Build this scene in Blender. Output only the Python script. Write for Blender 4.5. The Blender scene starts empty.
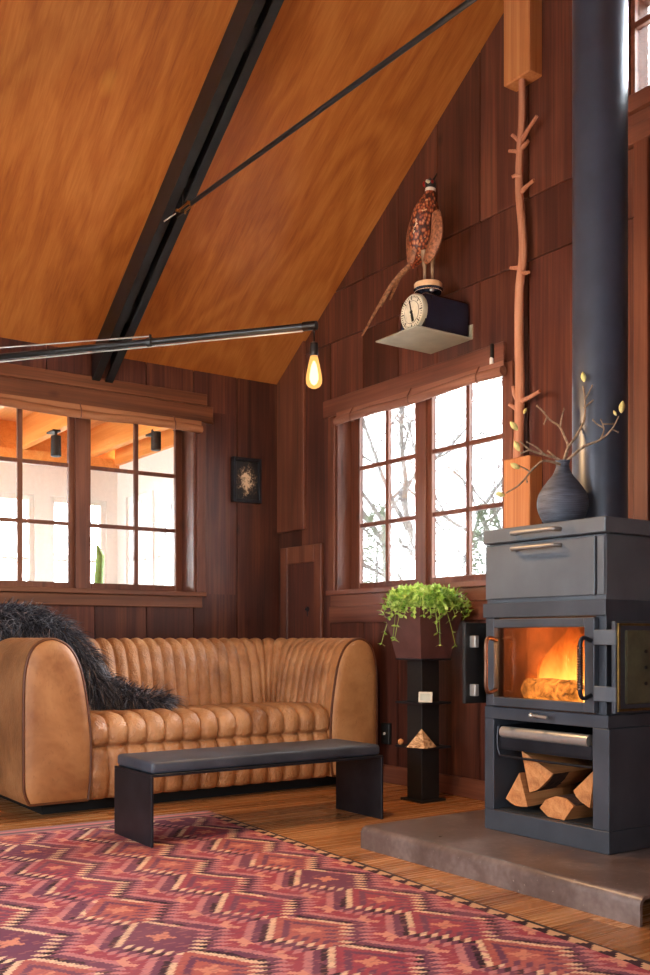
import bpy, bmesh, math, random
from mathutils import Vector, Matrix, noise
random.seed(7)
scene = bpy.context.scene
COL = scene.collection
PI = math.pi

# ------------------------------------------------------------------ camera
EYE = 0.9; FPX = 1000.0; YAW = math.radians(35)
cd = bpy.data.cameras.new('camera'); cam = bpy.data.objects.new('camera', cd); COL.objects.link(cam)
cam.location = (0, 0, EYE); cam.rotation_euler = (PI/2, 0, -YAW)
cd.sensor_fit = 'HORIZONTAL'; cd.sensor_width = 36; cd.lens = FPX/650*36
cd.shift_y = 150.5/650; cd.clip_start = 0.05; cd.clip_end = 200
scene.camera = cam
CY, SY = math.cos(YAW), math.sin(YAW)

def at(px, py, d):
    "a point of the room seen in that direction, d metres deep"
    x = (px-325)/FPX
    return Vector((d*(x*CY+SY), d*(CY-x*SY), EYE+d*(638-py)/FPX))

def lin(r, g=None, b=None):
    if g is None: r, g, b = r
    f = lambda c: (c/255/12.92) if c/255 <= .04045 else ((c/255+.055)/1.055)**2.4
    return (f(r), f(g), f(b), 1)

# ------------------------------------------------------------------ node helper
class NT:
    def __init__(s, name):
        s.m = bpy.data.materials.new(name); s.m.use_nodes = True
        s.t = s.m.node_tree; s.t.nodes.clear()
        s.out = s.t.nodes.new('ShaderNodeOutputMaterial')
    def n(s, typ, **kw):
        nd = s.t.nodes.new(typ)
        for k, v in kw.items():
            if k.startswith('i_'):
                key = k[2:].replace('_', ' ')
                s.put(nd.inputs[key], v)
            else: setattr(nd, k, v)
        return nd
    def put(s, sock, v):
        if isinstance(v, bpy.types.NodeSocket): s.t.links.new(v, sock)
        else: sock.default_value = v
    def math(s, op, a, b=None, c=None, clamp=False):
        nd = s.t.nodes.new('ShaderNodeMath'); nd.operation = op; nd.use_clamp = clamp
        for i, v in enumerate((a, b, c)):
            if v is not None: s.put(nd.inputs[i], v)
        return nd.outputs[0]
    def vmath(s, op, a, b=None):
        nd = s.t.nodes.new('ShaderNodeVectorMath'); nd.operation = op
        s.put(nd.inputs[0], a)
        if b is not None: s.put(nd.inputs[1], b)
        return nd.outputs[0]
    def mix(s, fac, a, b, blend='MIX'):
        nd = s.t.nodes.new('ShaderNodeMix'); nd.data_type = 'RGBA'; nd.blend_type = blend
        s.put(nd.inputs[0], fac); s.put(nd.inputs[6], a); s.put(nd.inputs[7], b)
        return nd.outputs[2]
    def ramp(s, fac, stops, interp='LINEAR'):
        nd = s.t.nodes.new('ShaderNodeValToRGB'); nd.color_ramp.interpolation = interp
        e = nd.color_ramp.elements
        while len(e) < len(stops): e.new(.5)
        for el, (p, c) in zip(e, stops): el.position = p; el.color = c
        s.put(nd.inputs[0], fac); return nd.outputs[0]
    def noise(s, vec, scale, detail=4, rough=.55, dist=0):
        nd = s.t.nodes.new('ShaderNodeTexNoise')
        s.put(nd.inputs['Vector'], vec)
        nd.inputs['Scale'].default_value = scale; nd.inputs['Detail'].default_value = detail
        nd.inputs['Roughness'].default_value = rough; nd.inputs['Distortion'].default_value = dist
        return nd.outputs['Fac']
    def obj(s): return s.t.nodes.new('ShaderNodeTexCoord').outputs['Object']
    def gen(s): return s.t.nodes.new('ShaderNodeTexCoord').outputs['Generated']
    def scaled(s, vec, sc):
        nd = s.t.nodes.new('ShaderNodeMapping'); s.put(nd.inputs['Vector'], vec); nd.inputs['Scale'].default_value = sc
        return nd.outputs[0]
    def bump(s, h, strength=.3, dist=.01, normal=None):
        nd = s.t.nodes.new('ShaderNodeBump'); nd.inputs['Strength'].default_value = strength; nd.inputs['Distance'].default_value = dist
        s.put(nd.inputs['Height'], h)
        if normal is not None: s.put(nd.inputs['Normal'], normal)
        return nd.outputs[0]
    def bsdf(s, color, rough=.5, metal=0, normal=None, spec=.5, **kw):
        nd = s.t.nodes.new('ShaderNodeBsdfPrincipled')
        s.put(nd.inputs['Base Color'], color); s.put(nd.inputs['Roughness'], rough); s.put(nd.inputs['Metallic'], metal)
        nd.inputs['Specular IOR Level'].default_value = spec
        if normal is not None: s.put(nd.inputs['Normal'], normal)
        for k, v in kw.items(): s.put(nd.inputs[k.replace('_', ' ')], v)
        s.t.links.new(nd.outputs[0], s.out.inputs[0]); return nd

def plain(name, rgb, rough=.5, metal=0, spec=.5, var=.12, scale=30, bump=0, **kw):
    t = NT(name); v = t.obj(); c = lin(rgb)
    f = t.noise(v, scale, 4)
    lo = tuple(x*(1-var*1.6) for x in c[:3])+(1,); hi = tuple(min(1, x*(1+var*1.6)) for x in c[:3])+(1,)
    col = t.ramp(f, [(.3, lo), (.7, hi)])
    nrm = t.bump(f, bump, .004) if bump else None
    t.bsdf(col, rough, metal, nrm, spec, **kw); return t.m

def wood(name, dark, mid, light, axis='Z', rough=.45, island=.3, fine=1.0, knots=True, spec=.4, width=9.0, bump=.12):
    t = NT(name); v = t.obj()
    g = t.n('ShaderNodeNewGeometry'); rnd = g.outputs['Random Per Island']
    off = t.n('ShaderNodeCombineXYZ'); t.put(off.inputs[0], t.math('MULTIPLY', rnd, 31.0)); t.put(off.inputs[1], t.math('MULTIPLY', rnd, 57.0)); t.put(off.inputs[2], t.math('MULTIPLY', rnd, 83.0))
    v = t.vmath('ADD', v, off.outputs[0])
    sc = {'X': (.55, width, width), 'Y': (width, .55, width), 'Z': (width, width, .55)}[axis]
    sv = t.scaled(v, sc)
    a = t.noise(sv, 1.0, 5, .6, .9)
    b = t.noise(t.scaled(v, tuple(k*7 if k > 1 else k*2 for k in sc)), 1.0, 3, .6, .2)
    big = t.noise(v, 1.3, 2)
    f = t.math('ADD', t.math('MULTIPLY', a, .62), t.math('MULTIPLY', b, .38*fine))
    f = t.math('ADD', f, t.math('MULTIPLY', t.math('SUBTRACT', big, .5), .35))
    col = t.ramp(f, [(.28, lin(dark)), (.5, lin(mid)), (.74, lin(light))])
    if knots:
        kv = t.scaled(v, tuple(3.2 if k > 1 else 1.7 for k in sc))
        vor = t.n('ShaderNodeTexVoronoi', i_Vector=kv, i_Scale=1.0)
        kf = t.math('SUBTRACT', 1, t.math('MULTIPLY', vor.outputs['Distance'], 11), clamp=True)
        col = t.mix(t.math('MULTIPLY', kf, .75), col, lin([x*.35 for x in dark]))
    br = t.math('ADD', 1-island*.5, t.math('MULTIPLY', rnd, island))
    cc = t.n('ShaderNodeCombineColor'); [t.put(cc.inputs[i], br) for i in range(3)]
    col = t.mix(1.0, col, cc.outputs[0], 'MULTIPLY')
    t.bsdf(col, t.math('ADD', rough-.06, t.math('MULTIPLY', b, .14)), 0, t.bump(f, bump, .003), spec); return t.m

def plywood(name):
    t = NT(name); v = t.obj()
    w = t.noise(t.scaled(v, (2.2, .55, .8)), 1.0, 3, .5, .4)
    rings = t.math('SINE', t.math('MULTIPLY', w, 46))
    rings = t.math('ADD', t.math('MULTIPLY', rings, .5), .5)
    streak = t.noise(t.scaled(v, (60, 4.5, 4.5)), 1.0, 5, .6, 1.0)
    big = t.noise(v, .9, 2)
    f = t.math('ADD', t.math('MULTIPLY', rings, .13), t.math('MULTIPLY', streak, .48))
    f = t.math('ADD', f, t.math('MULTIPLY', big, .42))
    col = t.ramp(f, [(.3, lin(134, 70, 28)), (.52, lin(166, 97, 43)), (.8, lin(194, 128, 66))])
    vor = t.n('ShaderNodeTexVoronoi', i_Vector=t.scaled(v, (1.6, .9, .9)), i_Scale=1.0)
    kf = t.math('SUBTRACT', 1, t.math('MULTIPLY', vor.outputs['Distance'], 12), clamp=True)
    col = t.mix(t.math('MULTIPLY', kf, .35), col, lin(225, 165, 80))
    t.bsdf(col, .42, 0, t.bump(f, .06, .002), .4); return t.m

def leather(name, dark, mid, light, rough=.34, crease=.85):
    t = NT(name); v = t.obj()
    big = t.noise(v, 3.5, 4, .6, .3)
    wr = t.noise(t.scaled(v, (30, 30, 18)), 1.0, 3, .6, 2.2)
    fine = t.noise(v, 220, 2)
    col = t.ramp(big, [(.3, lin(dark)), (.5, lin(mid)), (.72, lin(light))])
    col = t.mix(t.math('MULTIPLY', t.math('LESS_THAN', wr, .36), .18), col, lin([c*.6 for c in dark]))
    h = t.math('ADD', t.math('MULTIPLY', wr, 1.0), t.math('MULTIPLY', fine, .12))
    t.bsdf(col, t.math('ADD', rough, t.math('MULTIPLY', big, .12)), 0, t.bump(h, crease, .012), .5); return t.m

def glass_mat(name, tint=(.97, .98, .98), gloss=.9):
    t = NT(name)
    tr = t.n('ShaderNodeBsdfTransparent', i_Color=tint+(1,))
    gl = t.n('ShaderNodeBsdfGlossy', i_Roughness=.02)
    fr = t.n('ShaderNodeFresnel', i_IOR=1.45)
    mx = t.n('ShaderNodeMixShader')
    t.put(mx.inputs[0], t.math('MULTIPLY', fr.outputs[0], gloss)); t.put(mx.inputs[1], tr.outputs[0]); t.put(mx.inputs[2], gl.outputs[0])
    t.t.links.new(mx.outputs[0], t.out.inputs[0]); return t.m

M = {}
M['wall'] = wood('redwood_wall', (40, 22, 19), (80, 43, 34), (122, 73, 52), 'Z', .36, .42)
M['trim'] = wood('redwood_trim', (74, 40, 30), (112, 66, 50), (142, 92, 70), 'Y', .42, .2)
M['trimx'] = wood('redwood_trim_long', (70, 38, 24), (110, 64, 40), (142, 92, 62), 'X', .42, .2)
M['trimz'] = wood('redwood_trim_upright', (70, 38, 28), (106, 60, 42), (138, 86, 62), 'Z', .42, .2)
M['ply'] = plywood('fir_plywood')
M['floor'] = wood('floor_boards', (116, 68, 36), (174, 116, 68), (206, 152, 100), 'X', .26, .35, spec=.6)
M['post'] = wood('fir_timber', (152, 90, 50), (184, 118, 70), (206, 148, 98), 'Z', .5, .1, width=14)
M['pine'] = wood('pine_rafter', (200, 118, 52), (226, 148, 74), (240, 176, 104), 'Y', .5, .15)
M['pineb'] = wood('pine_board', (206, 140, 84), (228, 166, 104), (242, 192, 138), 'Y', .5, .2)
M['bark'] = wood('peeled_branch', (138, 84, 62), (176, 118, 90), (196, 142, 112), 'Z', .6, 0, width=30, knots=False)
M['white'] = plain('white_paint', (232, 230, 226), .5, var=.03)
M['leather'] = leather('tan_leather', (134, 86, 50), (176, 124, 80), (200, 150, 104))
M['leather_flat'] = leather('tan_leather_panel', (140, 90, 52), (174, 122, 76), (194, 144, 96), .42, .12)
M['piping'] = plain('leather_piping', (92, 52, 28), .4)
M['black'] = plain('black_cloth', (14, 12, 12), .8)
M['pad'] = leather('black_leather', (46, 51, 60), (60, 65, 75), (74, 79, 90), .40, .10)
M['steel'] = plain('blackened_steel', (44, 45, 52), .42, .6, var=.2, scale=8)
M['beam'] = plain('black_steel_beam', (36, 38, 40), .38, .3, var=.2, scale=8)
M['stove'] = plain('grey_stove_enamel', (94, 100, 108), .4, .25, var=.08, scale=6)
M['stove2'] = plain('dark_stove_steel', (72, 77, 86), .38, .3, var=.12, scale=6)
M['pipe'] = plain('flue_steel', (56, 62, 76), .36, .3, var=.12, scale=5)
M['inner'] = plain('sooty_iron', (22, 20, 19), .85, 0, var=.25)
M['firebrick'] = plain('firebrick', (104, 66, 44), .85, 0, var=.2, scale=10)
M['chrome'] = plain('polished_steel', (196, 192, 186), .32, .7, var=.05)
M['handle'] = plain('brushed_steel', (128, 124, 122), .4, .35, var=.06)
M['copper'] = plain('copper_grip', (112, 80, 64), .35, .9, var=.08)
M['brass'] = plain('brass', (186, 140, 76), .3, 1, var=.08)
M['brasstrim'] = plain('aged_brass', (120, 96, 52), .4, .8, var=.2)
M['olive'] = plain('olive_door_lining', (92, 94, 74), .5, .3, var=.2, scale=12)
M['ember'] = plain('charred_log', (120, 62, 24), .9, 0, var=.4, scale=22)
M['fwbark'] = plain('log_bark', (70, 44, 32), .9, 0, var=.4, scale=40, bump=.6)
M['fwood'] = wood('split_wood', (176, 104, 58), (210, 142, 86), (232, 176, 120), 'X', .75, .3, width=22, knots=False)
M['vase'] = None
M['glass'] = glass_mat('window_glass')
M['stoveglass'] = glass_mat('stove_glass', (.95, .9, .84), .7)
M['shelf'] = plain('grey_steel_shelf', (168, 166, 148), .4, .2, var=.1, scale=8)
M['blue'] = plain('dark_blue_enamel', (34, 38, 56), .25, .2, var=.15, scale=6)
M['dial'] = plain('cream_dial', (214, 204, 182), .45)
M['ink'] = plain('black_ink', (16, 15, 15), .6)
M['disc'] = wood('pale_wood_disc', (186, 142, 100), (216, 176, 136), (232, 200, 164), 'X', .5, 0, knots=False)
M['terra'] = plain('oxide_planter', (92, 60, 58), .5, .2, var=.12, scale=9)
M['soil'] = plain('soil', (40, 28, 20), .95, var=.3)
M['twig'] = plain('grey_twig', (132, 112, 92), .8, var=.3, scale=60)
M['bud'] = plain('yellow_green_bud', (196, 186, 118), .6, var=.15, scale=60)
M['beigeblind'] = wood('woven_blind', (98, 60, 46), (130, 84, 66), (156, 108, 86), 'Y', .7, .2, knots=False)
M['beigeblindx'] = wood('woven_blind_long', (112, 68, 42), (150, 96, 62), (174, 120, 82), 'X', .7, .2, knots=False)
M['bulbcap'] = plain('dark_bronze', (40, 32, 28), .4, .7)
M['treebark'] = plain('tree_bark', (120, 114, 110), .9, var=.3)
M['evergreen'] = plain('evergreen_needles', (112, 130, 92), .8, var=.4, scale=14)
M['bounce_ground'] = plain('pale_bounce_ground', (206, 204, 198), .95, var=.08, scale=2)  # unseen ground, made pale to bounce daylight up to the ceiling
M['flagstone'] = plain('pale_flagstone', (176, 168, 156), .6, var=.12, scale=6)
M['plaster'] = plain('warm_plaster', (190, 158, 124), .7, var=.05, scale=3)

# hearth plate: brown worn steel
t = NT('worn_hearth_plate'); v = t.obj()
f = t.math('ADD', t.math('MULTIPLY', t.noise(v, 4, 5, .6, .8), .6), t.math('MULTIPLY', t.noise(v, 34, 4), .4))
sp = t.math('GREATER_THAN', t.noise(v, 70, 1), .76)
col = t.ramp(f, [(.3, lin(82, 65, 59)), (.5, lin(106, 89, 83)), (.72, lin(138, 123, 118))])
t.bsdf(t.mix(t.math('MULTIPLY', sp, .5), col, lin(190, 176, 160)), t.ramp(f, [(.3, (.27,)*3+(1,)), (.7, (.36,)*3+(1,))]), .05, t.bump(f, .15, .004)); M['hearth'] = t.m

# stoneware vase: fine turned ridges
t = NT('ridged_stoneware'); v = t.obj()
sx = t.n('ShaderNodeSeparateXYZ', i_Vector=v)
w = t.math('SINE', t.math('MULTIPLY', sx.outputs[2], 900))
f = t.noise(t.scaled(v, (10, 10, 60)), 1.0, 4)
t.bsdf(t.ramp(f, [(.3, lin(42, 48, 60)), (.7, lin(82, 88, 104))]), .55, 0, t.bump(t.math('ADD', w, f), .35, .002)); M['vase'] = t.m

# fern / sedum foliage
t = NT('fern_leaf'); g = t.n('ShaderNodeNewGeometry')
nd = t.bsdf(t.ramp(g.outputs['Random Per Island'], [(0, lin(120, 168, 62)), (.5, lin(168, 204, 92)), (1, lin(206, 226, 132))]), .5)
nd.inputs['Subsurface Weight'].default_value = .0
M['leaf'] = t.m
# fur
t = NT('dark_fur'); g = t.n('ShaderNodeNewGeometry')
t.bsdf(t.ramp(g.outputs['Random Per Island'], [(0, lin(24, 26, 34)), (.45, lin(46, 50, 62)), (.8, lin(96, 100, 112)), (.93, lin(140, 140, 146)), (1, lin(150, 112, 80))]), .45, 0, None, .5); M['fur'] = t.m
M['hide'] = plain('dark_hide', (26, 25, 30), .9, var=.2)
# glow of the bulb
t = NT('edison_bulb_glass'); em = t.n('ShaderNodeEmission', i_Color=(1, .46, .13, 1), i_Strength=.62); tr = t.n('ShaderNodeBsdfTransparent', i_Color=(1, .86, .66, 1)); mx = t.n('ShaderNodeMixShader', i_Fac=.55)
t.put(mx.inputs[1], tr.outputs[0]); t.put(mx.inputs[2], em.outputs[0]); t.t.links.new(mx.outputs[0], t.out.inputs[0]); M['bulb'] = t.m
t = NT('lamp_filament'); em = t.n('ShaderNodeEmission', i_Color=(1, .74, .40, 1), i_Strength=2.2); t.t.links.new(em.outputs[0], t.out.inputs[0]); M['filament'] = t.m
# flames
t = NT('flame'); v = t.gen(); z = t.n('ShaderNodeSeparateXYZ', i_Vector=v).outputs[2]
nz = t.noise(t.scaled(v, (3, 3, 1.5)), 1.6, 4, .6, 1.0)
h = t.math('ADD', z, t.math('MULTIPLY', t.math('SUBTRACT', nz, .5), .7))
col = t.ramp(h, [(0, (1, .6, .16, 1)), (.35, (1, .42, .07, 1)), (.7, (1, .2, .02, 1)), (1, (.7, .07, .01, 1))])
em = t.n('ShaderNodeEmission', i_Color=col); t.put(em.inputs['Strength'], t.math('MULTIPLY', t.math('SUBTRACT', 1.25, h, clamp=False), 1.25))
lw = t.n('ShaderNodeLayerWeight', i_Blend=.35)
al = t.math('MULTIPLY', t.math('SUBTRACT', 1.15, lw.outputs['Facing'], clamp=True), t.math('SUBTRACT', 1.25, h, clamp=True), clamp=True)
tr = t.n('ShaderNodeBsdfTransparent'); mx = t.n('ShaderNodeMixShader', i_Fac=t.math('MULTIPLY', al, t.math('MULTIPLY', t.math('SUBTRACT', nz, .22, clamp=True), 2.0, clamp=True)))
t.put(mx.inputs[1], tr.outputs[0]); t.put(mx.inputs[2], em.outputs[0]); t.t.links.new(mx.outputs[0], t.out.inputs[0]); M['flame'] = t.m
# glowing coals
t = NT('glowing_log'); f = t.noise(t.obj(), 26, 4, .6, .6)
b = t.bsdf(t.ramp(f, [(.35, lin(36, 16, 8)), (.65, lin(120, 58, 20))]), .9)
b.inputs['Emission Color'].default_value = (1, .32, .05, 1); t.put(b.inputs['Emission Strength'], t.math('MULTIPLY', t.math('SUBTRACT', f, .3, clamp=True), 2.2)); M['coal'] = t.m
# pheasant plumage
t = NT('pheasant_plumage'); v = t.gen(); z = t.n('ShaderNodeSeparateXYZ', i_Vector=v).outputs[2]
vor = t.n('ShaderNodeTexVoronoi', i_Vector=t.scaled(t.obj(), (1, 1, .7)), i_Scale=62.0)
body = t.ramp(vor.outputs['Distance'], [(.1, lin(188, 128, 84)), (.4, lin(146, 66, 34)), (.62, lin(62, 26, 18))])
body = t.mix(t.math('GREATER_THAN', t.noise(t.obj(), 30, 2), .70), body, lin(206, 168, 132))
ring = t.ramp(z, [(0, (0, 0, 0, 1)), (.842, (1, 1, 1, 1)), (.885, (0, 0, 0, 1))], 'CONSTANT')
headm = t.math('GREATER_THAN', z, .885)
col = t.mix(ring, body, lin(226, 222, 214)); col = t.mix(headm, col, lin(36, 40, 38))
t.bsdf(col, .5, 0, t.bump(vor.outputs['Distance'], .5, .01)); M['plumage'] = t.m
M['wing'] = plain('wing_feathers', (138, 84, 56), .6, var=.45, scale=60, bump=.4)
M['tailf'] = plain('tail_feathers', (150, 108, 78), .6, var=.4, scale=55)
M['red'] = plain('red_wattle', (150, 26, 24), .6)
M['shank'] = plain('grey_shank', (140, 116, 94), .6)
# framed burst picture
t = NT('burst_print'); v = t.gen()
c = t.vmath('MULTIPLY', t.vmath('SUBTRACT', v, (.5, .5, .5)), (1, 0, 1))
ln = t.n('ShaderNodeVectorMath', operation='LENGTH'); t.put(ln.inputs[0], c)
nz = t.noise(v, 9, 4, .7, 1.2)
f = t.math('SUBTRACT', t.math('MULTIPLY', nz, 1.3), t.math('MULTIPLY', ln.outputs['Value'], 1.05))
t.bsdf(t.ramp(f, [(.2, lin(22, 24, 28)), (.38, lin(92, 72, 56)), (.52, lin(232, 206, 170))]), .45); M['print'] = t.m

# kilim rug: stepped diamonds in serrated outlines
t = NT('kilim_weave'); v = t.obj()
s = t.n('ShaderNodeSeparateXYZ', i_Vector=v)
wob = t.math('MULTIPLY', t.math('SUBTRACT', t.noise(v, 5, 2), .5), .03)
U = t.math('ADD', t.math('MULTIPLY', s.outputs[0], -1), wob); V = t.math('ADD', t.math('MULTIPLY', s.outputs[1], -1), wob)
uq = t.math('MULTIPLY', t.math('FLOOR', t.math('DIVIDE', U, .0135)), .0135)
vq = t.math('MULTIPLY', t.math('FLOOR', t.math('DIVIDE', V, .017)), .017)
PU, PV = .40, .35
Uc = t.math('SUBTRACT', U, .05); cell = t.math('FLOOR', t.math('DIVIDE', Uc, PU))
fu = t.math('ABSOLUTE', t.math('SUBTRACT', t.math('MULTIPLY', t.math('FRACT', t.math('DIVIDE', t.math('MULTIPLY', t.math('FLOOR', t.math('DIVIDE', Uc, .008)), .008), PU)), PU), PU/2))
sh = t.math('MULTIPLY', cell, PV*.5)
V2 = t.math('ADD', V, sh)
row = t.math('FLOOR', t.math('DIVIDE', V2, PV))
vst = t.math('FRACT', t.math('DIVIDE', t.math('MULTIPLY', t.math('FLOOR', t.math('DIVIDE', V2, PV/12)), PV/12), PV))
tri_ = t.math('SUBTRACT', 1, t.math('MULTIPLY', t.math('ABSOLUTE', t.math('SUBTRACT', vst, .5)), 2))
dv = t.math('MULTIPLY', t.math('ABSOLUTE', t.math('SUBTRACT', t.math('FRACT', t.math('DIVIDE', V2, PV)), .5)), PV)
tooth = t.math('MULTIPLY', t.math('FRACT', t.math('DIVIDE', V2, PV/12)), .026)
m_ = t.math('SUBTRACT', fu, t.math('ADD', t.math('MULTIPLY', tri_, .112), tooth))
idc = t.n('ShaderNodeCombineXYZ'); t.put(idc.inputs[0], cell); t.put(idc.inputs[1], row)
wn = t.n('ShaderNodeTexWhiteNoise', noise_dimensions='2D'); t.put(wn.inputs['Vector'], idc.outputs[0])
CRIM = lin(164, 72, 82); PLUM = lin(118, 68, 86); CREAM = lin(236, 196, 160); DARK = lin(56, 38, 44); PINK = lin(200, 128, 126); BRICK = lin(182, 98, 88)
inner = t.ramp(wn.outputs['Value'], [(0, CRIM), (.4, BRICK), (.7, CRIM), (.85, PLUM)], 'CONSTANT')
def gt(th): return t.math('GREATER_THAN', m_, th)
col = t.mix(gt(-.055), inner, PLUM); col = t.mix(gt(-.03), col, inner)
mk = t.noise(v, 7, 2); mk2 = t.noise(t.vmath('ADD', v, (7, 3, 0)), 5, 2)
col = t.mix(gt(.0), col, t.mix(t.math('GREATER_THAN', mk2, .43), PINK, CREAM)); col = t.mix(gt(.024), col, t.mix(t.math('GREATER_THAN', mk, .47), PLUM, DARK)); col = t.mix(gt(.048), col, PLUM); col = t.mix(gt(.075), col, PINK); col = t.mix(gt(.105), col, CRIM)
# little stars: inside the diamonds and, staggered, between the columns
def star(du, dvv, size):
    a_ = t.math('ADD', du, dvv); b_ = t.math('ABSOLUTE', t.math('SUBTRACT', du, dvv))
    core = t.math('LESS_THAN', a_, size)
    arm = t.math('MULTIPLY', t.math('LESS_THAN', a_, size*2.1), t.math('LESS_THAN', b_, size*.4))
    return t.math('MAXIMUM', core, arm)
col = t.mix(star(fu, dv, .032), col, lin(214, 138, 112))
dve = t.math('SUBTRACT', PV/2, dv); fue = t.math('SUBTRACT', PU/2, fu)
col = t.mix(star(fue, dve, .040), col, lin(220, 150, 128))
# fine cross threads of other colours
wn2 = t.n('ShaderNodeTexWhiteNoise', noise_dimensions='2D'); idd = t.n('ShaderNodeCombineXYZ'); t.put(idd.inputs[0], t.math('FLOOR', t.math('DIVIDE', U, .02))); t.put(idd.inputs[1], t.math('FLOOR', t.math('DIVIDE', V, .0085))); t.put(wn2.inputs['Vector'], idd.outputs[0])
col = t.mix(t.math('MULTIPLY', t.math('GREATER_THAN', wn2.outputs['Value'], .80), .3), col, PLUM)
abr = t.noise(t.scaled(v, (.5, 9, 1)), 1.0, 3)
col = t.mix(t.math('MULTIPLY', t.math('SUBTRACT', abr, .5, clamp=True), 1.6), col, lin(120, 74, 92))
col = t.mix(t.math('MULTIPLY', t.math('LESS_THAN', wn2.outputs['Value'], .12), .3), col, lin(206, 130, 114))
# border bands
tri = t.math('GREATER_THAN', t.math('ABSOLUTE', t.math('SUBTRACT', t.math('FRACT', t.math('DIVIDE', V, .09)), .5)), t.math('DIVIDE', uq, .12))
bcol = t.mix(tri, DARK, lin(214, 170, 130)); bcol = t.mix(t.math('LESS_THAN', U, .014), bcol, lin(74, 62, 56))
col = t.mix(t.math('LESS_THAN', U, .055), col, bcol)
ecol = t.ramp(t.math('FRACT', t.math('DIVIDE', vq, .12)), [(0, lin(150, 120, 122)), (.25, PINK), (.5, lin(110, 92, 98)), (.75, lin(176, 126, 124))], 'CONSTANT')
col = t.mix(t.math('LESS_THAN', V, .13), col, ecol)
wear = t.noise(v, 3, 4)
col = t.mix(t.math('MULTIPLY', t.math('SUBTRACT', wear, .4, clamp=True), .5), col, lin(190, 130, 130))
t.bsdf(col, .95, 0, t.bump(t.math('ADD', t.noise(t.scaled(v, (60, 220, 1)), 1.0, 2), t.math('MULTIPLY', m_, 2.0)), .5, .004), .15); M['rug'] = t.m
M['fringe'] = plain('wool_fringe', (196, 172, 150), .95)

# ------------------------------------------------------------------ mesh builder
class MB:
    def __init__(s): s.b = bmesh.new()
    def box(s, x0, x1, y0, y1, z0, z1, bev=0, seg=1, mtx=None):
        r = bmesh.ops.create_cube(s.b, size=1)
        vs = r['verts']
        for v in vs: v.co = Vector(((x0+x1)/2+v.co.x*(x1-x0), (y0+y1)/2+v.co.y*(y1-y0), (z0+z1)/2+v.co.z*(z1-z0)))
        if bev:
            es = list({e for v in vs for e in v.link_edges})
            rr = bmesh.ops.bevel(s.b, geom=es, offset=bev, segments=seg, affect='EDGES', profile=.5)
            vs = list({v for f in rr['faces'] for v in f.verts} | {v for v in vs if v.is_valid})
        if mtx is not None:
            for v in vs: v.co = mtx @ v.co
        return s
    def prism(s, poly, axis, a0, a1):
        "polygon in the two other axes, extruded along axis"
        def p(u, w, a): return {'X': (a, u, w), 'Y': (u, a, w), 'Z': (u, w, a)}[axis]
        v0 = [s.b.verts.new(p(u, w, a0)) for u, w in poly]; v1 = [s.b.verts.new(p(u, w, a1)) for u, w in poly]
        n = len(poly)
        for i in range(n): s.b.faces.new((v0[i], v0[(i+1) % n], v1[(i+1) % n], v1[i]))
        s.b.faces.new(v0[::-1]); s.b.faces.new(v1); return s
    def grid(s, rows, closed=False, cap=False, loop=False):
        V = [[s.b.verts.new(p) for p in r] for r in rows]
        n = len(V[0]); R = len(V)
        for i in range(R if loop else R-1):
            for j in range(n if closed else n-1):
                s.b.faces.new((V[i][j], V[i][(j+1) % n], V[(i+1) % R][(j+1) % n], V[(i+1) % R][j]))
        if cap: s.b.faces.new(V[0][::-1]); s.b.faces.new(V[-1])
        return s
    def tube(s, pts, rad, n=8, cap=True, flat=None):
        pts = [Vector(p) for p in pts]; N = len(pts)
        if not hasattr(rad, '__len__'): rad = [rad]*N
        T = [(pts[min(i+1, N-1)]-pts[max(i-1, 0)]).normalized() for i in range(N)]
        up = Vector((0, 0, 1)) if abs(T[0].z) < .9 else Vector((1, 0, 0))
        nrm = T[0].cross(up).normalized(); rows = []
        for i in range(N):
            nrm = (nrm - T[i]*nrm.dot(T[i])).normalized(); bi = T[i].cross(nrm)
            fl = flat or 1
            rows.append([pts[i]+(nrm*math.cos(2*PI*k/n)+bi*math.sin(2*PI*k/n)*fl)*rad[i] for k in range(n)])
        s.grid(rows, closed=True, cap=cap); return s
    def lathe(s, prof, c, n=32, axis='Z', cap=True):
        def p(r, h, a):
            q = {'Z': (r*math.cos(a), r*math.sin(a), h), 'X': (h, r*math.cos(a), r*math.sin(a)), 'Y': (r*math.cos(a), h, r*math.sin(a))}[axis]
            return (c[0]+q[0], c[1]+q[1], c[2]+q[2])
        s.grid([[p(r, h, 2*PI*k/n) for k in range(n)] for r, h in prof], closed=True, cap=cap); return s
    def quad(s, a, b, c, d): s.b.faces.new([s.b.verts.new(p) for p in (a, b, c, d)]); return s
    def tri(s, a, b, c): s.b.faces.new([s.b.verts.new(p) for p in (a, b, c)]); return s
    def ball(s, c, r, sc=(1, 1, 1), sub=2, mtx=None):
        rr = bmesh.ops.create_icosphere(s.b, subdivisions=sub, radius=r)
        for v in rr['verts']:
            q = Vector((v.co.x*sc[0], v.co.y*sc[1], v.co.z*sc[2]))
            if mtx is not None: q = mtx @ q
            v.co = q+Vector(c)
        return s
    def build(s, name, mat, parent=None, base=None, smooth=False, angle=40, kind=None, label=None, normals=True):
        if normals: bmesh.ops.recalc_face_normals(s.b, faces=s.b.faces[:])
        me = bpy.data.meshes.new(name)
        org = ORG[parent.name] if parent is not None else Vector(base if base else (0, 0, 0))
        for v in s.b.verts: v.co -= org
        s.b.to_mesh(me); s.b.free()
        o = bpy.data.objects.new(name, me); COL.objects.link(o)
        me.materials.append(mat)
        if parent is not None: o.parent = parent
        else: o.location = org
        ORG[o.name] = org
        if smooth:
            for p in me.polygons: p.use_smooth = True
            if angle < 180: me.set_sharp_from_angle(angle=math.radians(angle))
        if kind: o['kind'] = kind
        if label: o['label'] = label
        return o
ORG = {}
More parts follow.
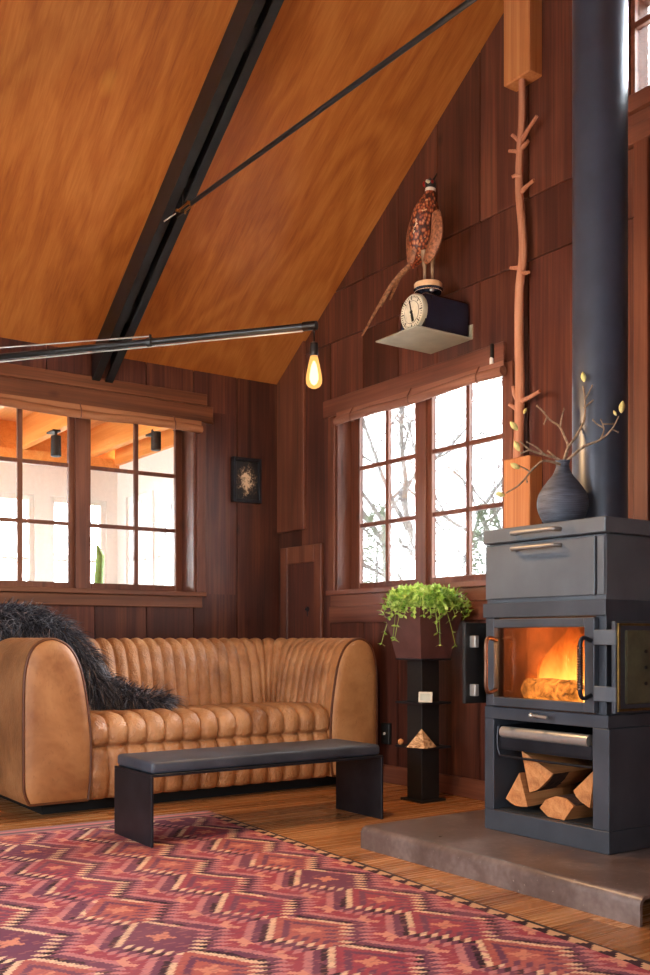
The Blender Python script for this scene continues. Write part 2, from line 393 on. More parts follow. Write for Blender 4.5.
def thing(name, label, cat, base, group=None):
    o = bpy.data.objects.new(name, None); COL.objects.link(o); o.location = base; o.empty_display_size = .1
    ORG[o.name] = Vector(base); tag(o, label, cat, group); return o
def tag(o, label, cat, group=None):
    o['label'] = label; o['category'] = cat
    if group: o['group'] = group
    return o
def struct(o): o['kind'] = 'structure'; return o

def catmull(P, per=6, closed=False):
    P = [Vector(p) for p in P]; n = len(P); out = []
    for i in range(n if closed else n-1):
        g = lambda k: P[k % n] if closed else P[max(0, min(n-1, k))]
        p0, p1, p2, p3 = g(i-1), g(i), g(i+1), g(i+2)
        for k in range(per):
            q = k/per
            out.append(.5*((2*p1)+(p2-p0)*q+(2*p0-5*p1+4*p2-p3)*q*q+(3*p1-p0-3*p2+p3)*q**3))
    if not closed: out.append(P[-1])
    return out

# ------------------------------------------------------------------ the room
XR, YB, XL, YF = 3.9, 6.15, -1.7, -1.5         # right, back, left, front faces
EAVE, SL, YRIDGE = 2.74, .683, 3.69
ZR = EAVE+SL*(YB-YRIDGE); SF = .274
def roof(y): return EAVE+SL*(YB-y) if y > YRIDGE else ZR-SF*(YRIDGE-y)

def clip_roof(poly):
    "keep the part of a (y,z) polygon below the two roof slopes"
    for s_, k in ((-SL, EAVE+SL*YB), (SF, ZR-SF*YRIDGE)):
        out = []
        ins = lambda p: p[1] <= s_*p[0]+k+1e-6
        for i in range(len(poly)):
            a, b = poly[i], poly[(i+1) % len(poly)]
            if ins(a): out.append(a)
            if ins(a) != ins(b):
                fa = a[1]-(s_*a[0]+k); fb = b[1]-(s_*b[0]+k); q = fa/(fa-fb)
                out.append((a[0]+(b[0]-a[0])*q, a[1]+(b[1]-a[1])*q))
        poly = out
        if len(poly) < 3: return None
    return poly

def minus(rect, holes):
    "rect (u0,u1,z0,z1) minus holes -> rects"
    out = [rect]
    for h in holes:
        nx = []
        for (a, b, c, d) in out:
            if h[0] >= b-1e-6 or h[1] <= a+1e-6 or h[2] >= d-1e-6 or h[3] <= c+1e-6: nx.append((a, b, c, d)); continue
            l, r = max(a, h[0]), min(b, h[1])
            if h[2] > c: nx.append((a, b, c, h[2]))
            if h[3] < d: nx.append((a, b, h[3], d))
            lo, hi = max(c, h[2]), min(d, h[3])
            if l > a: nx.append((a, l, lo, hi))
            if r < b: nx.append((r, b, lo, hi))
        out = nx
    return [r for r in out if r[1]-r[0] > .004 and r[3]-r[2] > .004]

def board_wall(name, axis, face, out, useams, zbands, holes, mat, thick=.13, gable=False, gap=.007):
    """axis X: wall plane x=face, u=y; out=+1 means the wall body lies beyond face in +axis. zbands: (z0,z1,[seams])"""
    m = MB()
    def put(r, a0, a1):
        poly = [(r[0], r[2]), (r[1], r[2]), (r[1], r[3]), (r[0], r[3])]
        if gable: poly = clip_roof(poly)
        if poly: m.prism(poly, axis, a0, a1)
    for z0, z1, seams in zbands:
        for u0, u1 in zip(seams[:-1], seams[1:]):
            for r in minus((u0+gap/2, u1-gap/2, z0+gap/2, z1-gap/2), holes): put(r, face, face+out*.02)
    umin = min(s_[2][0] for s_ in zbands); umax = max(s_[2][-1] for s_ in zbands)
    for r in minus((umin, umax, zbands[0][0], zbands[-1][1]), holes): put(r, face+out*.016, face+out*thick)
    return struct(m.build(name, mat, base=(face if axis == 'X' else 0, face if axis == 'Y' else 0, 0)))

# openings
W2 = (3.87, 5.44, 1.205, 2.47)      # right window opening (y0,y1,z0,z1)
W3 = (1.9, 3.10, 3.42, 3.98)        # high window beyond the flue
W1 = (1.62, 3.222, 1.205, 2.47)     # back window (x0,x1,z0,z1)
seamsR = [YF]+[YF+.36*k for k in range(1, 99) if YF+.36*k < 2.7]+[2.76, 3.01, 3.345, 3.70, 4.065, 4.425, 4.785, 5.141, 5.50, 5.86, YB+.2]
board_wall('wall_right', 'X', XR, 1, None,
           [(0, 2.885, seamsR), (2.885, 3.215, [YF, .9, 3.01, 4.60, YB+.2]), (3.215, 4.6, seamsR)], [W2, W3], M['wall'], gable=True)
seamsB = [XL]+[XL+.345*k for k in range(1, 20) if XL+.345*k < 1.7]+[1.80, 2.17, 2.49, 2.85, 3.204, 3.547, XR]
board_wall('wall_back', 'Y', YB, 1, None, [(0, EAVE+.02, seamsB)], [W1], M['wall'], thick=.2)
WL = (.6, 4.2, .5, 2.35)
board_wall('wall_left', 'X', XL, -1, None, [(0, 4.6, [YF, 0, 1.5, 3, 4.5, YB+.2])], [WL], M['plaster'], gable=True)
WF = (-1.3, .5, .5, 2.4)
board_wall('wall_front', 'Y', YF, -1, None, [(0, 3.0, [XL, -.5, .8, 2, 3.1, XR])], [WF], M['plaster'])

# floor planks
m = MB(); y = YF; k = 0
while y < YB:
    w = .135; xs = [XL]; x = XL+random.uniform(.4, 2)
    while x < XR: xs.append(x); x += random.uniform(1.3, 2.4)
    xs.append(XR)
    for a, b in zip(xs[:-1], xs[1:]): m.box(a+.001, b-.001, y+.001, min(YB, y+w)-.001, -.02, 0)
    y += w
m.box(XL, XR, YF, YB, -.08, -.018)
struct(m.build('floor', M['floor']))
# ceiling: plywood panels on both slopes
m = MB(); th = .09
def slab(x0, x1, ya, yb, lift=0, t_=.02):
    za, zb = roof(ya), roof(yb)
    m.prism([(ya, za+lift), (yb, zb+lift), (yb, zb+lift+t_), (ya, za+lift+t_)], 'X', x0, x1)
for x0, x1 in ((XL-.15, .16), (.16, 1.38), (1.38, 2.55), (2.55, XR+.13)):
    slab(x0+.0015, x1-.0015, YRIDGE, YB+.25); slab(x0+.0015, x1-.0015, YF-.15, YRIDGE-1e-4)
slab(XL-.15, XR+.13, YRIDGE, YB+.25, .018, th); slab(XL-.15, XR+.13, YF-.15, YRIDGE, .018, th)
struct(m.build('ceiling', M['ply']))
# skirting and corner trims
struct(MB().box(XR-.018, XR, 1.0, YB, 0, .11, .004).build('baseboard_right', M['trim']))
struct(MB().box(XL, XR-.02, YB-.018, YB, 0, .11, .004).build('baseboard_back', M['trimx']))
struct(MB().box(XR-.022, XR, 5.80, YB, 1.66, roof(5.80)-.005, .003).build('trim_1', M['trimz']))        # corner board
struct(MB().box(XR-.03, XR, 2.93, 3.01, 0, 3.22, .004).build('trim_2', M['trimz']))                     # upright batten beyond the flue
struct(MB().box(XR-.035, XR, 1.7, 3.12, 3.215, 3.30, .004).box(XR-.02, XR, 1.7, 3.12, 3.30, 3.36, .003).build('trim_3', M['trim']))
struct(MB().box(XL, 3.30, YB-.016, YB, 2.505, 2.585, .003).build('trim_4', M['trimx']))                 # frieze over the back window
struct(MB().box(XR-.016, XR, 3.85, 5.50, 1.0, 1.108, .003).build('trim_5', M['trim']))                  # dado rail under the side window

# ------------------------------------------------------------------ windows
ROWS = [1.265, 1.648, 2.03, 2.41]
def window(name, axis, face, glass, u0, u1, panes, kind_mats, sill_ext=.06):
    """panes: list of sashes, each list of (u0,u1) panes"""
    mw, mz = kind_mats
    def bx(m, ua, ub, da, db, za, zb, bev=.003):
        return m.box(da, db, ua, ub, za, zb, bev) if axis == 'X' else m.box(ua, ub, da, db, za, zb, bev)
    z0, z1 = 1.205, 2.47
    root = MB()
    # jambs, head and sill lining of the reveal
    far = glass+.045
    bx(root, u0-.001, u0+.02, face-.002, far, z0, z1); bx(root, u1-.02, u1+.001, face-.002, far, z0, z1)
    o = struct(root.build(name, mz))
    cm = MB()
    bx(cm, u0+.02, u1-.02, face, far, z1-.02, z1); bx(cm, u0-(.12 if axis == 'Y' else .01), u1+.12, face-.025, face, 2.385, 2.50)         # head casing
    bx(cm, u0-sill_ext, u1+sill_ext, face-.045, far, z0-.02, z0+.012); bx(cm, u0-sill_ext+.02, u1+sill_ext-.02, face-.02, face, 1.108, z0-.02)
    cm.build('casing', mw, o)
    sm = MB(); bx(sm, u0-.07, u0, face-.018, face, z0+.012, 2.385); bx(sm, u1, u1+.07, face-.018, face, z0+.012, 2.385)
    sm.build('side_casing', mz, o)
    for pa, pb in zip(panes[:-1], panes[1:]):
        mm = MB(); bx(mm, pa[-1][1]+.04, pb[0][0]-.04, glass-.03, far, z0, z1, .003); mm.build('mullion', mz, o)
    for pi_, ps in enumerate(panes):
        ea = u0+.02 if pi_ == 0 else ps[0][0]-.055; eb = u1-.02 if pi_ == len(panes)-1 else ps[-1][1]+.055
        a, b = ps[0][0], ps[-1][1]
        fm = MB(); d0, d1 = glass-.012, glass+.022
        bx(fm, ea, a, d0, d1, ROWS[0]-.052, ROWS[3]+.055, .004); bx(fm, b, eb, d0, d1, ROWS[0]-.052, ROWS[3]+.055, .004)
        bx(fm, a, b, d0, d1, ROWS[0]-.052, ROWS[0], .003); bx(fm, a, b, d0, d1, ROWS[3], ROWS[3]+.055, .003)
        for (pa, pb), (qa, qb) in zip(ps[:-1], ps[1:]): bx(fm, pb, qa, d0+.003, d1-.006, ROWS[0], ROWS[3], .002)
        for r in ROWS[1:3]: bx(fm, a, b, d0+.004, d1-.007, r-.013, r+.013, .002)
        s_ = fm.build('sash', mz, o)
        gm = MB(); bx(gm, a-.01, b+.01, glass-.002, glass+.002, ROWS[0]-.01, ROWS[3]+.01, 0); gm.build('pane', M['glass'], s_)
    return o
# side window glass at x=4.02, back window glass at y=6.33
window('window_2', 'X', XR, 4.02, W2[0], W2[1],
       [[(3.985+.02, 4.27), (4.30, 4.595)], [(4.755, 5.02), (5.05, 5.325)]], (M['trim'], M['trimz']))
window('window_1', 'Y', YB, 6.33, W1[0], W1[1],
       [[(1.738, 2.043), (2.075, 2.378)], [(2.530, 2.842), (2.872, 3.150)]], (M['trimx'], M['trimz']))
# high window
o = struct(MB().box(XR-.02, XR+.13, 3.045, 3.11, 3.42, 3.98, .003).box(XR-.02, XR+.13, 1.9, 1.96, 3.42, 3.98, .003).box(XR-.05, XR+.13, 1.8, 3.14, 3.36, 3.44, .004)
           .box(XR-.02, XR+.13, 1.96, 3.045, 3.93, 3.98, .003).build('window_3', M['trim']))
s_ = MB().box(XR-.005, XR+.03, 1.96, 3.02, 3.77, 3.80, .002).box(XR-.005, XR+.03, 2.46, 2.50, 3.44, 3.77, .002).box(XR-.005, XR+.03, 2.46, 2.50, 3.80, 3.93, .002).box(XR-.005, XR+.03, 3.02, 3.045, 3.44, 3.93, .002).build('sash', M['trim'], o)
MB().box(XR+.011, XR+.014, 1.96, 3.03, 3.44, 3.93).build('pane', M['glass'], s_)
# unseen windows added behind and beside the camera for fill daylight
def plain_window(name, axis, face, u0, u1, z0, z1, n, mat, rails=()):
    m = MB()
    bx = lambda a, b, c, d, e=.03, e0=-.03: m.box(face+e0, face+e, a, b, c, d, .003) if axis == 'X' else m.box(a, b, face+e0, face+e, c, d, .003)
    bx(u0, u0+.05, z0, z1); bx(u1-.05, u1, z0, z1); bx(u0+.05, u1-.05, z0, z0+.05); bx(u0+.05, u1-.05, z1-.05, z1)
    for k in range(1, n): u = u0+(u1-u0)*k/n; bx(u-.03, u+.03, z0+.05, z1-.05)
    for r in rails: bx(u0+.05, u1-.05, r-.014, r+.014, .014, -.014)
    o = struct(m.build(name, mat)); m = MB()
    (m.box(face-.002, face+.002, u0+.03, u1-.03, z0+.03, z1-.03) if axis == 'X' else m.box(u0+.03, u1-.03, face-.002, face+.002, z0+.03, z1-.03))
    m.build('pane', M['glass'], o); return o
plain_window('window_4', 'Y', YF-.08, WF[0], WF[1], WF[2], WF[3], 2, M['trimz'])
plain_window('window_5', 'X', XL-.08, WL[0], WL[1], WL[2], WL[3], 3, M['trimz'])

# ------------------------------------------------------------------ sunroom behind the back window
SX0, SX1, SY1 = -2.2, 4.0, 9.3
struct(MB().box(SX0, SX1, YB+.2, SY1+.1, -.1, 0).build('floor_sunroom', M['flagstone']))
m = MB()
holes = [(SX0+.2+k*.92, SX0+.2+k*.92+.8, .45, 2.25) for k in range(5)]+[(2.42, 3.17, .45, 2.25), (3.317, 3.60, .45, 2.25), (3.68, 3.885, .45, 2.25)]
for r in minus((SX0, SX1, 0, 2.57), holes): m.prism([(r[0], r[2]), (r[1], r[2]), (r[1], r[3]), (r[0], r[3])], 'Y', SY1, SY1+.12)
struct(m.build('wall_sunroom_far', M['white'], base=(0, SY1, 0)))
m = MB(); holes2 = [(6.5, 7.2, .45, 2.27), (7.3, 8.50, .45, 2.27), (8.62, 9.1, .45, 2.27)]
for r in minus((YB+.2, SY1+.12, 0, 2.60), holes2): m.prism([(r[0], r[2]), (r[1], r[2]), (r[1], r[3]), (r[0], r[3])], 'X', SX1, SX1+.12)
struct(m.build('wall_sunroom_side', M['white'], base=(SX1, 0, 0)))
for k, h in enumerate(holes): plain_window('window_%d' % (6+k), 'Y', SY1+.05, h[0], h[1], h[2], h[3], 2 if h[1]-h[0] > .5 else 1, M['white'], (1.1, 1.65))
for k, h in enumerate(holes2): plain_window('window_%d' % (20+k), 'X', SX1+.05, h[0], h[1], h[2], h[3], 3, M['white'], (1.1, 1.65))
struct(MB().box(SX0, SX1+.12, YB+.2, SY1+.2, 2.92, 2.98).build('ceiling_sunroom', M['pineb']))
struct(MB().box(SX0, SX1, SY1-.05, SY1+.12, 2.57, 2.66).box(SX0, SX1, SY1, SY1+.12, 2.66, 2.92).box(SX1-.05, SX1+.12, YB+.2, SY1-.05, 2.60, 2.92).build('trim_6', M['pine']))
for k in range(8):
    x = 3.72-.69*k
    struct(MB().box(x-.035, x+.035, YB+.2, SY1-.001, 2.66, 2.92, .004).build('trim_%d' % (7+k), M['pine']))
struct(MB().box(SX0, SX0+.1, YB+.2, SY1, 0, .4).box(SX0, SX0+.1, YB+.2, SY1, 2.5, 3.0).build('wall_sunroom_left', M['white']))  # unseen wall, left open at window height to brighten the sunroom

def spot(px, py, d, label):
    p = at(px, py, d); t_ = thing('spot_lamp', label, 'lamp', (p.x, p.y, 2.66), 'sunroom spot lamps')
    MB().box(p.x-.035, p.x+.035, p.y-.02, p.y+.14, 2.642, 2.66, .003).build('mount', M['ink'], t_)
    MB().tube([(p.x, p.y, 2.65), (p.x, p.y, p.z+.08)], .012).build('stem', M['ink'], t_)
    MB().lathe([(.02, .09), (.042, .085), (.044, -.085), (.036, -.09)], p, 20).build('lamp_head', M['ink'], t_, smooth=True)
spot(56, 446, 8.45, 'black cylinder spot lamp under the sunroom rafters, seen through the left-hand sash')
spot(156, 440, 8.55, 'black cylinder spot lamp under the sunroom rafters, seen through the right-hand sash')
# green stalk plant in the sunroom
p = at(99, 583, 7.4); t_ = thing('potted_cactus', 'tall slender green cactus standing in the sunroom beyond the back window', 'plant', (p.x, p.y, 0))
MB().lathe([(.10, 0), (.15, .3), (.14, .3), (.13, .27)], (p.x, p.y, 0), 24).build('pot', M['terra'], t_, smooth=True)
top = at(97, 545, 7.4)
MB().tube([(p.x, p.y, .25), (p.x+.01, p.y, .8), (p.x-.01, p.y, 1.2), (p.x+.01, p.y, top.z-.08), (top.x, top.y, top.z)], [.04, .04, .038, .032, .008], 10).build('stem', plain('cactus_skin', (120, 150, 70), .6), t_, smooth=True)

# ------------------------------------------------------------------ roof steel and lamp
BX = 2.535
def slope_bar(m, x0, x1, ya, yb, d0, d1):
    m.prism([(ya, roof(ya)-d0), (yb, roof(yb)-d0), (yb, roof(yb)-d1), (ya, roof(ya)-d1)], 'X', x0, x1)
t_ = thing('roof_beam', 'black double steel channel rafter running up under the plywood ceiling', 'beam', (BX, YB-.02, EAVE-.19))
for sgn in (-1, 1):
    m = MB(); xo = BX+sgn*.07
    pr = lambda a_, b_: (min(a_, b_), max(a_, b_))
    slope_bar(m, *pr(xo, xo-sgn*.012), YRIDGE, YB-.01, .002, .19)
    slope_bar(m, *pr(xo-sgn*.012, BX+sgn*.018), YRIDGE, YB-.01, .176, .19)
    slope_bar(m, *pr(xo-sgn*.012, BX+sgn*.018), YRIDGE, YB-.01, .002, .02)
    m.build('channel', M['beam'], t_)
m = MB()
for yy in (5.75, 5.0, 4.3): slope_bar(m, BX-.056, BX+.056, yy-.05, yy+.05, .022, .12)
m.build('spacer', M['beam'], t_)
ty, tz = 5.02, 3.275
t_ = thing('tie_rod', 'thin black steel tie rod stretched across the room from the roof beam', 'rod', (BX, ty, tz))
MB().tube([(BX, ty-.12, tz), (BX+.096, .6, tz)], .0125, 10).build('rod', M['beam'], t_, smooth=True)
m = MB(); m.tube([(BX-.016, ty+.01, tz), (BX-.016, ty-.13, tz)], .006).tube([(BX+.016, ty+.01, tz), (BX+.016, ty-.13, tz)], .006)
m.tube([(BX-.03, ty, tz), (BX+.03, ty, tz)], .009).tube([(BX-.022, ty-.125, tz), (BX+.022, ty-.125, tz)], .011)
m.build('clevis', M['brass'], t_, smooth=True, label='brass clevis')
MB().box(BX-.006, BX+.006, ty-.03, ty+.05, tz-.02, tz+.12).build('lug', M['beam'], t_)
MB().tube([(BX-.01, ty+.04, tz), (BX-.06, ty+.09, tz-.04)], .0035, 6).build('wire_tail', M['chrome'], t_)

tip = at(314, 325.5, 4.2); mnt = at(-200, 378.5, 5.45)
t_ = thing('swing_arm_lamp', 'long black swing-arm lamp reaching across under the ceiling with one glowing bulb', 'lamp', tuple(mnt))
MB().tube([mnt, mnt.lerp(tip, .5)+Vector((0, 0, .004)), tip], [.017, .016, .014], 12).build('arm', M['beam'], t_, smooth=True)
ax = (tip-mnt).normalized()
MB().tube([tip-ax*.05, tip+ax*.012], .019, 14).build('end_cap', M['bulbcap'], t_, smooth=True)
mid = mnt.lerp(tip, .735)
wa = Vector((mnt.x, mnt.y, mnt.z+.085))
MB().tube([wa, mid+Vector((0, 0, .028))], .003, 6).build('stay_wire', M['chrome'], t_, label='thin pale stay wire')
MB().tube([mid-ax*.012, mid+ax*.012], .021, 12).tube([mid, mid+Vector((0, 0, .035))], .006, 8).build('collar', M['beam'], t_)
MB().tube([mnt-ax*.02-Vector((0, 0, .02)), tip-ax*.05-Vector((0, 0, .019))], .003, 6).build('flex', M['chrome'], t_)
MB().box(mnt.x-.03, mnt.x+.03, YB-.04, YB, mnt.z-.15, mnt.z+.2, .004).tube([(mnt.x, YB-.03, mnt.z), mnt], .014).tube([(mnt.x, YB-.03, mnt.z+.085), wa], .006).build('wall_bracket', M['beam'], t_)
b0 = Vector((tip.x, tip.y, tip.z))
MB().tube([b0-Vector((0, 0, .012)), b0-Vector((0, 0, .075))], .004, 8).build('cord', M['bulbcap'], t_)
MB().lathe([(.008, -.07), (.017, -.075), (.018, -.12), (.016, -.128)], b0, 20).build('socket', M['bulbcap'], t_, smooth=True)
BULB = b0-Vector((0, 0, .20))
bulb_ = MB().lathe([(.013, -.124), (.017, -.135), (.024, -.165), (.031, -.20), (.0345, -.225), (.033, -.243), (.024, -.257), (.010, -.264), (.002, -.266)], b0, 24).build('bulb', M['bulb'], t_, smooth=True, label='glowing amber pear-shaped bulb')
MB().lathe([(.004, -.15), (.012, -.17), (.018, -.205), (.019, -.225), (.012, -.243), (.003, -.25)], b0, 16).build('filament', M['filament'], bulb_, smooth=True)

# ------------------------------------------------------------------ ridge post: sawn timber, branch, sawn timber
o = MB().box(3.8, XR-.001, 3.60, 3.787, 3.81, roof(3.6)-.002, .006).build('timber_post', M['post'], base=(3.85, 3.69, 3.81))
tag(o, 'square sawn timber post hanging above the branch, cut off below the ridge', 'post')
o = MB().box(3.8, XR-.001, 3.60, 3.787, 0, 1.84, .006).build('timber_post', M['post'], base=(3.85, 3.69, 0))
tag(o, 'square sawn timber post standing on the floor behind the stove under the branch', 'post')
t_ = thing('branch_post', 'slim peeled tree branch with cut twig stubs joining the two timber posts', 'branch', (3.85, 3.69, 1.84))
X0 = 3.835
bp = [(518, 458), (519, 420), (520, 385), (519, 340), (519.5, 290), (523, 255), (522, 225), (519, 190), (520, 150), (522, 120), (522, 84)]
pts = []
for px, py in bp:
    x = (px-325)/FPX; d = X0/(x*CY+SY); pts.append(Vector((X0, d*(CY-x*SY), EYE+d*(638-py)/FPX)))
pts[0].z = 1.84; pts[-1].z = 3.81
MB().tube(catmull(pts, 4), [.028-.00025*k for k in range(41)], 12).build('trunk', M['bark'], t_, smooth=True)
def onpost(px, py, dx=0):
    x = (px-325)/FPX; X = X0+dx; d = X/(x*CY+SY); return Vector((X, d*(CY-x*SY), EYE+d*(638-py)/FPX))
for q in ([(522, 140), (529, 128), (537, 116)], [(521, 144), (516, 138), (512, 135)], [(520, 152), (514, 151), (509, 151)], [(523, 147), (527, 143), (528, 141)], [(521, 177), (516, 175), (512, 177)],
          [(521, 192), (528, 185), (534, 180)], [(519, 268), (514, 268), (510, 268)], [(522, 272), (526, 273), (529, 272)], [(519, 403), (514, 394), (513, 386)], [(520, 402), (530, 397), (540, 391)], [(518, 410), (512, 406), (509, 404)]):
    MB().tube([onpost(q[0][0], q[0][1]), onpost(q[1][0], q[1][1], -.02), onpost(q[2][0], q[2][1], -.03)], [.014, .010, .009], 8).build('twig_stub', M['bark'], t_, smooth=True)

# ------------------------------------------------------------------ blinds, picture, cabinet door, outlet
def blind(name, axis, face, u0, u1, mat, label, fold):
    t_ = thing(name, label, 'blind', ((face, (u0+u1)/2, 2.38) if axis == 'X' else ((u0+u1)/2, face, 2.38)), 'rolled window blinds')
    # a rolled woven blind: hanging flap + roll, swept along the window
    m = MB(); n = 60; rows = []
    for k in range(n+1):
        u = u0+(u1-u0)*k/n; sag = .006*math.sin(PI*k/n*3)+.004*noise.noise(Vector((u*6, 0, 0)))
        pr = []
        for a in range(16):
            th_ = 2*PI*a/16; pr.append((-.03+.026*math.cos(th_), 2.328+.027*math.sin(th_)+sag))
        rows.append([(face+o_, u, z) if axis == 'X' else (u, face+o_, z) for o_, z in pr])
    m.grid(rows, closed=True, cap=True); m.build('roll', mat, t_, smooth=True)
    m = MB()
    (m.box(face-.03, face-.026, u0, u1, 2.33, 2.384) if axis == 'X' else m.box(u0, u1, face-.03, face-.026, 2.33, 2.384)); m.build('flap', mat, t_)
    for q in (.12, .5, .88):
        u = u0+(u1-u0)*q; m = MB()
        pts = [(-.031, 2.39), (-.058, 2.34), (-.052, 2.30), (-.02, 2.298)]
        m.tube([(face+a, u, z) if axis == 'X' else (u, face+a, z) for a, z in pts], .004, 6); m.build('cord', M['trimz'], t_)
blind('window_blind', 'X', XR-.026, 3.83, 5.36, M['beigeblind'], 'rolled-up woven blind under the head of the side window beside the branch', 0)
blind('window_blind', 'Y', YB-.026, 1.50, 3.235, M['beigeblindx'], 'rolled-up woven blind across the top of the back window over the sofa', 0)
p = onpost(508, 352); y_ = 3.935
t_ = thing('blind_cleat', 'small black cleat with a white tip at the top right corner of the side window', 'cleat', (XR-.025, y_, 2.43))
MB().box(XR-.045, XR-.025, y_-.008, y_+.008, 2.42, 2.50, .003).build('hook', M['ink'], t_)
MB().lathe([(.002, -.045), (.011, -.04), (.011, -.012), (.004, -.002)], (XR-.04, y_, 2.43), 12).build('cord_pull', M['white'], t_, smooth=True, label='white cord pull')

px0, px1 = 3.475, 3.745
t_ = thing('picture_frame', 'small dark box-framed picture hanging on the back wall beside the window', 'picture', (3.61, YB, 1.86))
x0, x1, z0, z1 = 3.495, 3.725, 1.86, 2.175
m = MB(); yf = YB-.045
m.box(x0, x0+.022, yf, YB, z0, z1, .002).box(x1-.022, x1, yf, YB, z0, z1, .002).box(x0+.022, x1-.022, yf, YB, z0, z0+.022, .002).box(x0+.022, x1-.022, yf, YB, z1-.022, z1, .002)
m.build('frame', M['steel'], t_); MB().box(x0+.02, x1-.02, YB-.022, YB-.002, z0+.02, z1-.02).build('print', M['print'], t_)

t_ = thing('cupboard_door', 'narrow panelled wooden cupboard door in the corner beside the sofa', 'cupboard', (XR, 5.83, .6))
m = MB(); y0, y1, z0, z1 = 5.585, 6.10, .55, 1.545
m.box(XR-.024, XR, y0, y0+.09, z0, z1, .003).box(XR-.024, XR, y1-.09, y1, z0, z1, .003).box(XR-.024, XR, y0+.09, y1-.09, z1-.12, z1, .003).box(XR-.024, XR, y0+.09, y1-.09, z0, z0+.12, .003)
m.build('door_frame', M['trimz'], t_); MB().box(XR-.014, XR, y0+.088, y1-.088, z0+.118, z1-.118).build('panel', M['wall'], t_)
m = MB(); kx = XR-.014; ky, kz = 5.76, 1.10
m.lathe([(.002, -.004), (.02, -.003), (.02, 0)], (kx, ky, kz), 16, 'X').box(kx-.004, kx, ky-.007, ky+.007, kz-.05, kz-.012, .002).ball((kx-.012, ky, kz), .010)
m.build('escutcheon', M['steel'], t_, smooth=True, label='dark metal keyhole plate')
t_ = thing('wall_outlet', 'dark outlet plate low on the side wall between sofa and plant stand', 'outlet', (XR-.0, 4.88, .25))
MB().box(XR-.026, XR, 4.845, 4.925, .24, .37, .004).build('plate', M['ink'], t_)
MB().lathe([(.002, -.008), (.009, -.006), (.009, 0)], (XR-.026, 4.885, .305), 12, 'X').build('socket', M['white'], t_, label='small white socket')

# ------------------------------------------------------------------ wall shelf, scale, pheasant
t_ = thing('wall_shelf', 'folded grey steel shelf on the side wall above the window', 'shelf', (XR, 4.30, 2.576))
MB().box(3.485, XR, 4.12, 4.48, 2.576, 2.584, .002).build('plate', M['shelf'], t_)
MB().box(XR-.006, XR, 4.12, 4.48, 2.584, 2.66).build('back_flange', M['shelf'], t_)
SZ = 2.584
t_ = thing('kitchen_scale', 'old dark blue kitchen scale with a round cream dial on the steel shelf', 'scale', (3.70, 4.24, SZ))
m = MB(); rows = []
for z, xa, xb, ya, yb in ((SZ, 3.56, 3.875, 4.135, 4.345), (SZ+.02, 3.56, 3.875, 4.135, 4.345), (SZ+.19, 3.565, 3.88, 4.14, 4.34), (SZ+.205, 3.58, 3.87, 4.155, 4.325)):
    rows.append([(xa, ya, z), (xb, ya, z), (xb, yb, z), (xa, yb, z)])
m.grid(rows, closed=True, cap=True); m.build('body', M['blue'], t_)
dc = (3.555, 4.225, SZ+.105)
MB().lathe([(.002, -.012), (.098, -.012), (.103, -.006), (.103, .012), (.002, .012)], dc, 40, 'X').build('dial_rim', M['shelf'], t_, smooth=True)
d_ = MB().lathe([(.002, -.016), (.094, -.0155), (.094, -.010), (.002, -.010)], dc, 40, 'X').build('dial', M['dial'], t_)
m = MB()
for k in range(40):
    a = 2*PI*k/40; r0 = .068 if k % 5 == 0 else .078; w = .0028 if k % 5 == 0 else .0014
    R = Matrix.Translation(dc) @ Matrix.Rotation(a, 4, 'X')
    m.box(-.0175, -.0155, -w, w, r0, .089, 0, 1, R)
m.lathe([(.060, -.0172), (.062, -.0172), (.062, -.0155), (.060, -.0155)], dc, 40, 'X', False)
m.build('tick_marks', M['ink'], d_)
R = Matrix.Translation(dc) @ Matrix.Rotation(-.25, 4, 'X')
m = MB(); m.box(-.02, -.0175, -.004, .004, -.05, .07, 0, 1, R); m.box(-.02, -.0175, -.009, .009, -.055, -.01, 0, 1, R); m.lathe([(.002, -.022), (.01, -.022), (.01, -.0175)], dc, 14, 'X'); m.build('pointer', M['ink'], d_)
PC = (3.68, 4.25)
MB().lathe([(.05, SZ+.20), (.03, SZ+.215), (.03, SZ+.23)], (PC[0], PC[1], 0), 20).build('stem', M['blue'], t_, smooth=True)
MB().lathe([(.03, SZ+.228), (.07, SZ+.235), (.084, SZ+.262), (.082, SZ+.262), (.068, SZ+.24), (.01, SZ+.239)], (PC[0], PC[1], 0), 32).build('pan', M['blue'], t_, smooth=True, angle=60)
MB().ball((PC[0]-.035, PC[1]-.072, SZ+.235), .012).build('knob', M['chrome'], t_, smooth=True)
PZ = SZ+.241
o = MB().lathe([(.066, PZ), (.077, PZ+.006), (.079, PZ+.05), (.074, PZ+.056), (.01, PZ+.056)], (PC[0], PC[1], 0), 36).build('wooden_disc', M['disc'], base=(PC[0], PC[1], PZ), smooth=True)
tag(o, 'pale round wooden disc lying in the pan of the scale under the pheasant', 'disc')
BZ = PZ+.056
t_ = thing('pheasant', 'stuffed rust-brown pheasant with long tail standing on the wooden disc', 'bird', (PC[0], PC[1], BZ))
def bird(px, py, dx=0):
    x = (px-325)/FPX; X = PC[0]+dx; d = X/(x*CY+SY); return Vector((X, d*(CY-x*SY), EYE+d*(638-py)/FPX))
axis_ = [(412, 268), (416, 258), (421, 243), (424, 228), (426.5, 213), (428.5, 203), (430, 195), (430.5, 189), (430.5, 183.5), (430.5, 179.5)]
rad_ = [.012, .050, .078, .089, .082, .060, .038, .031, .034, .016]
pts = [bird(*a) for a in axis_]
cp = catmull([(p.x, p.y, p.z) for p in pts], 5); cr = [v[0] for v in catmull([(r, 0, 0) for r in rad_], 5)]
MB().tube(cp, cr, 20, flat=.82).build('body', M['plumage'], t_, smooth=True)
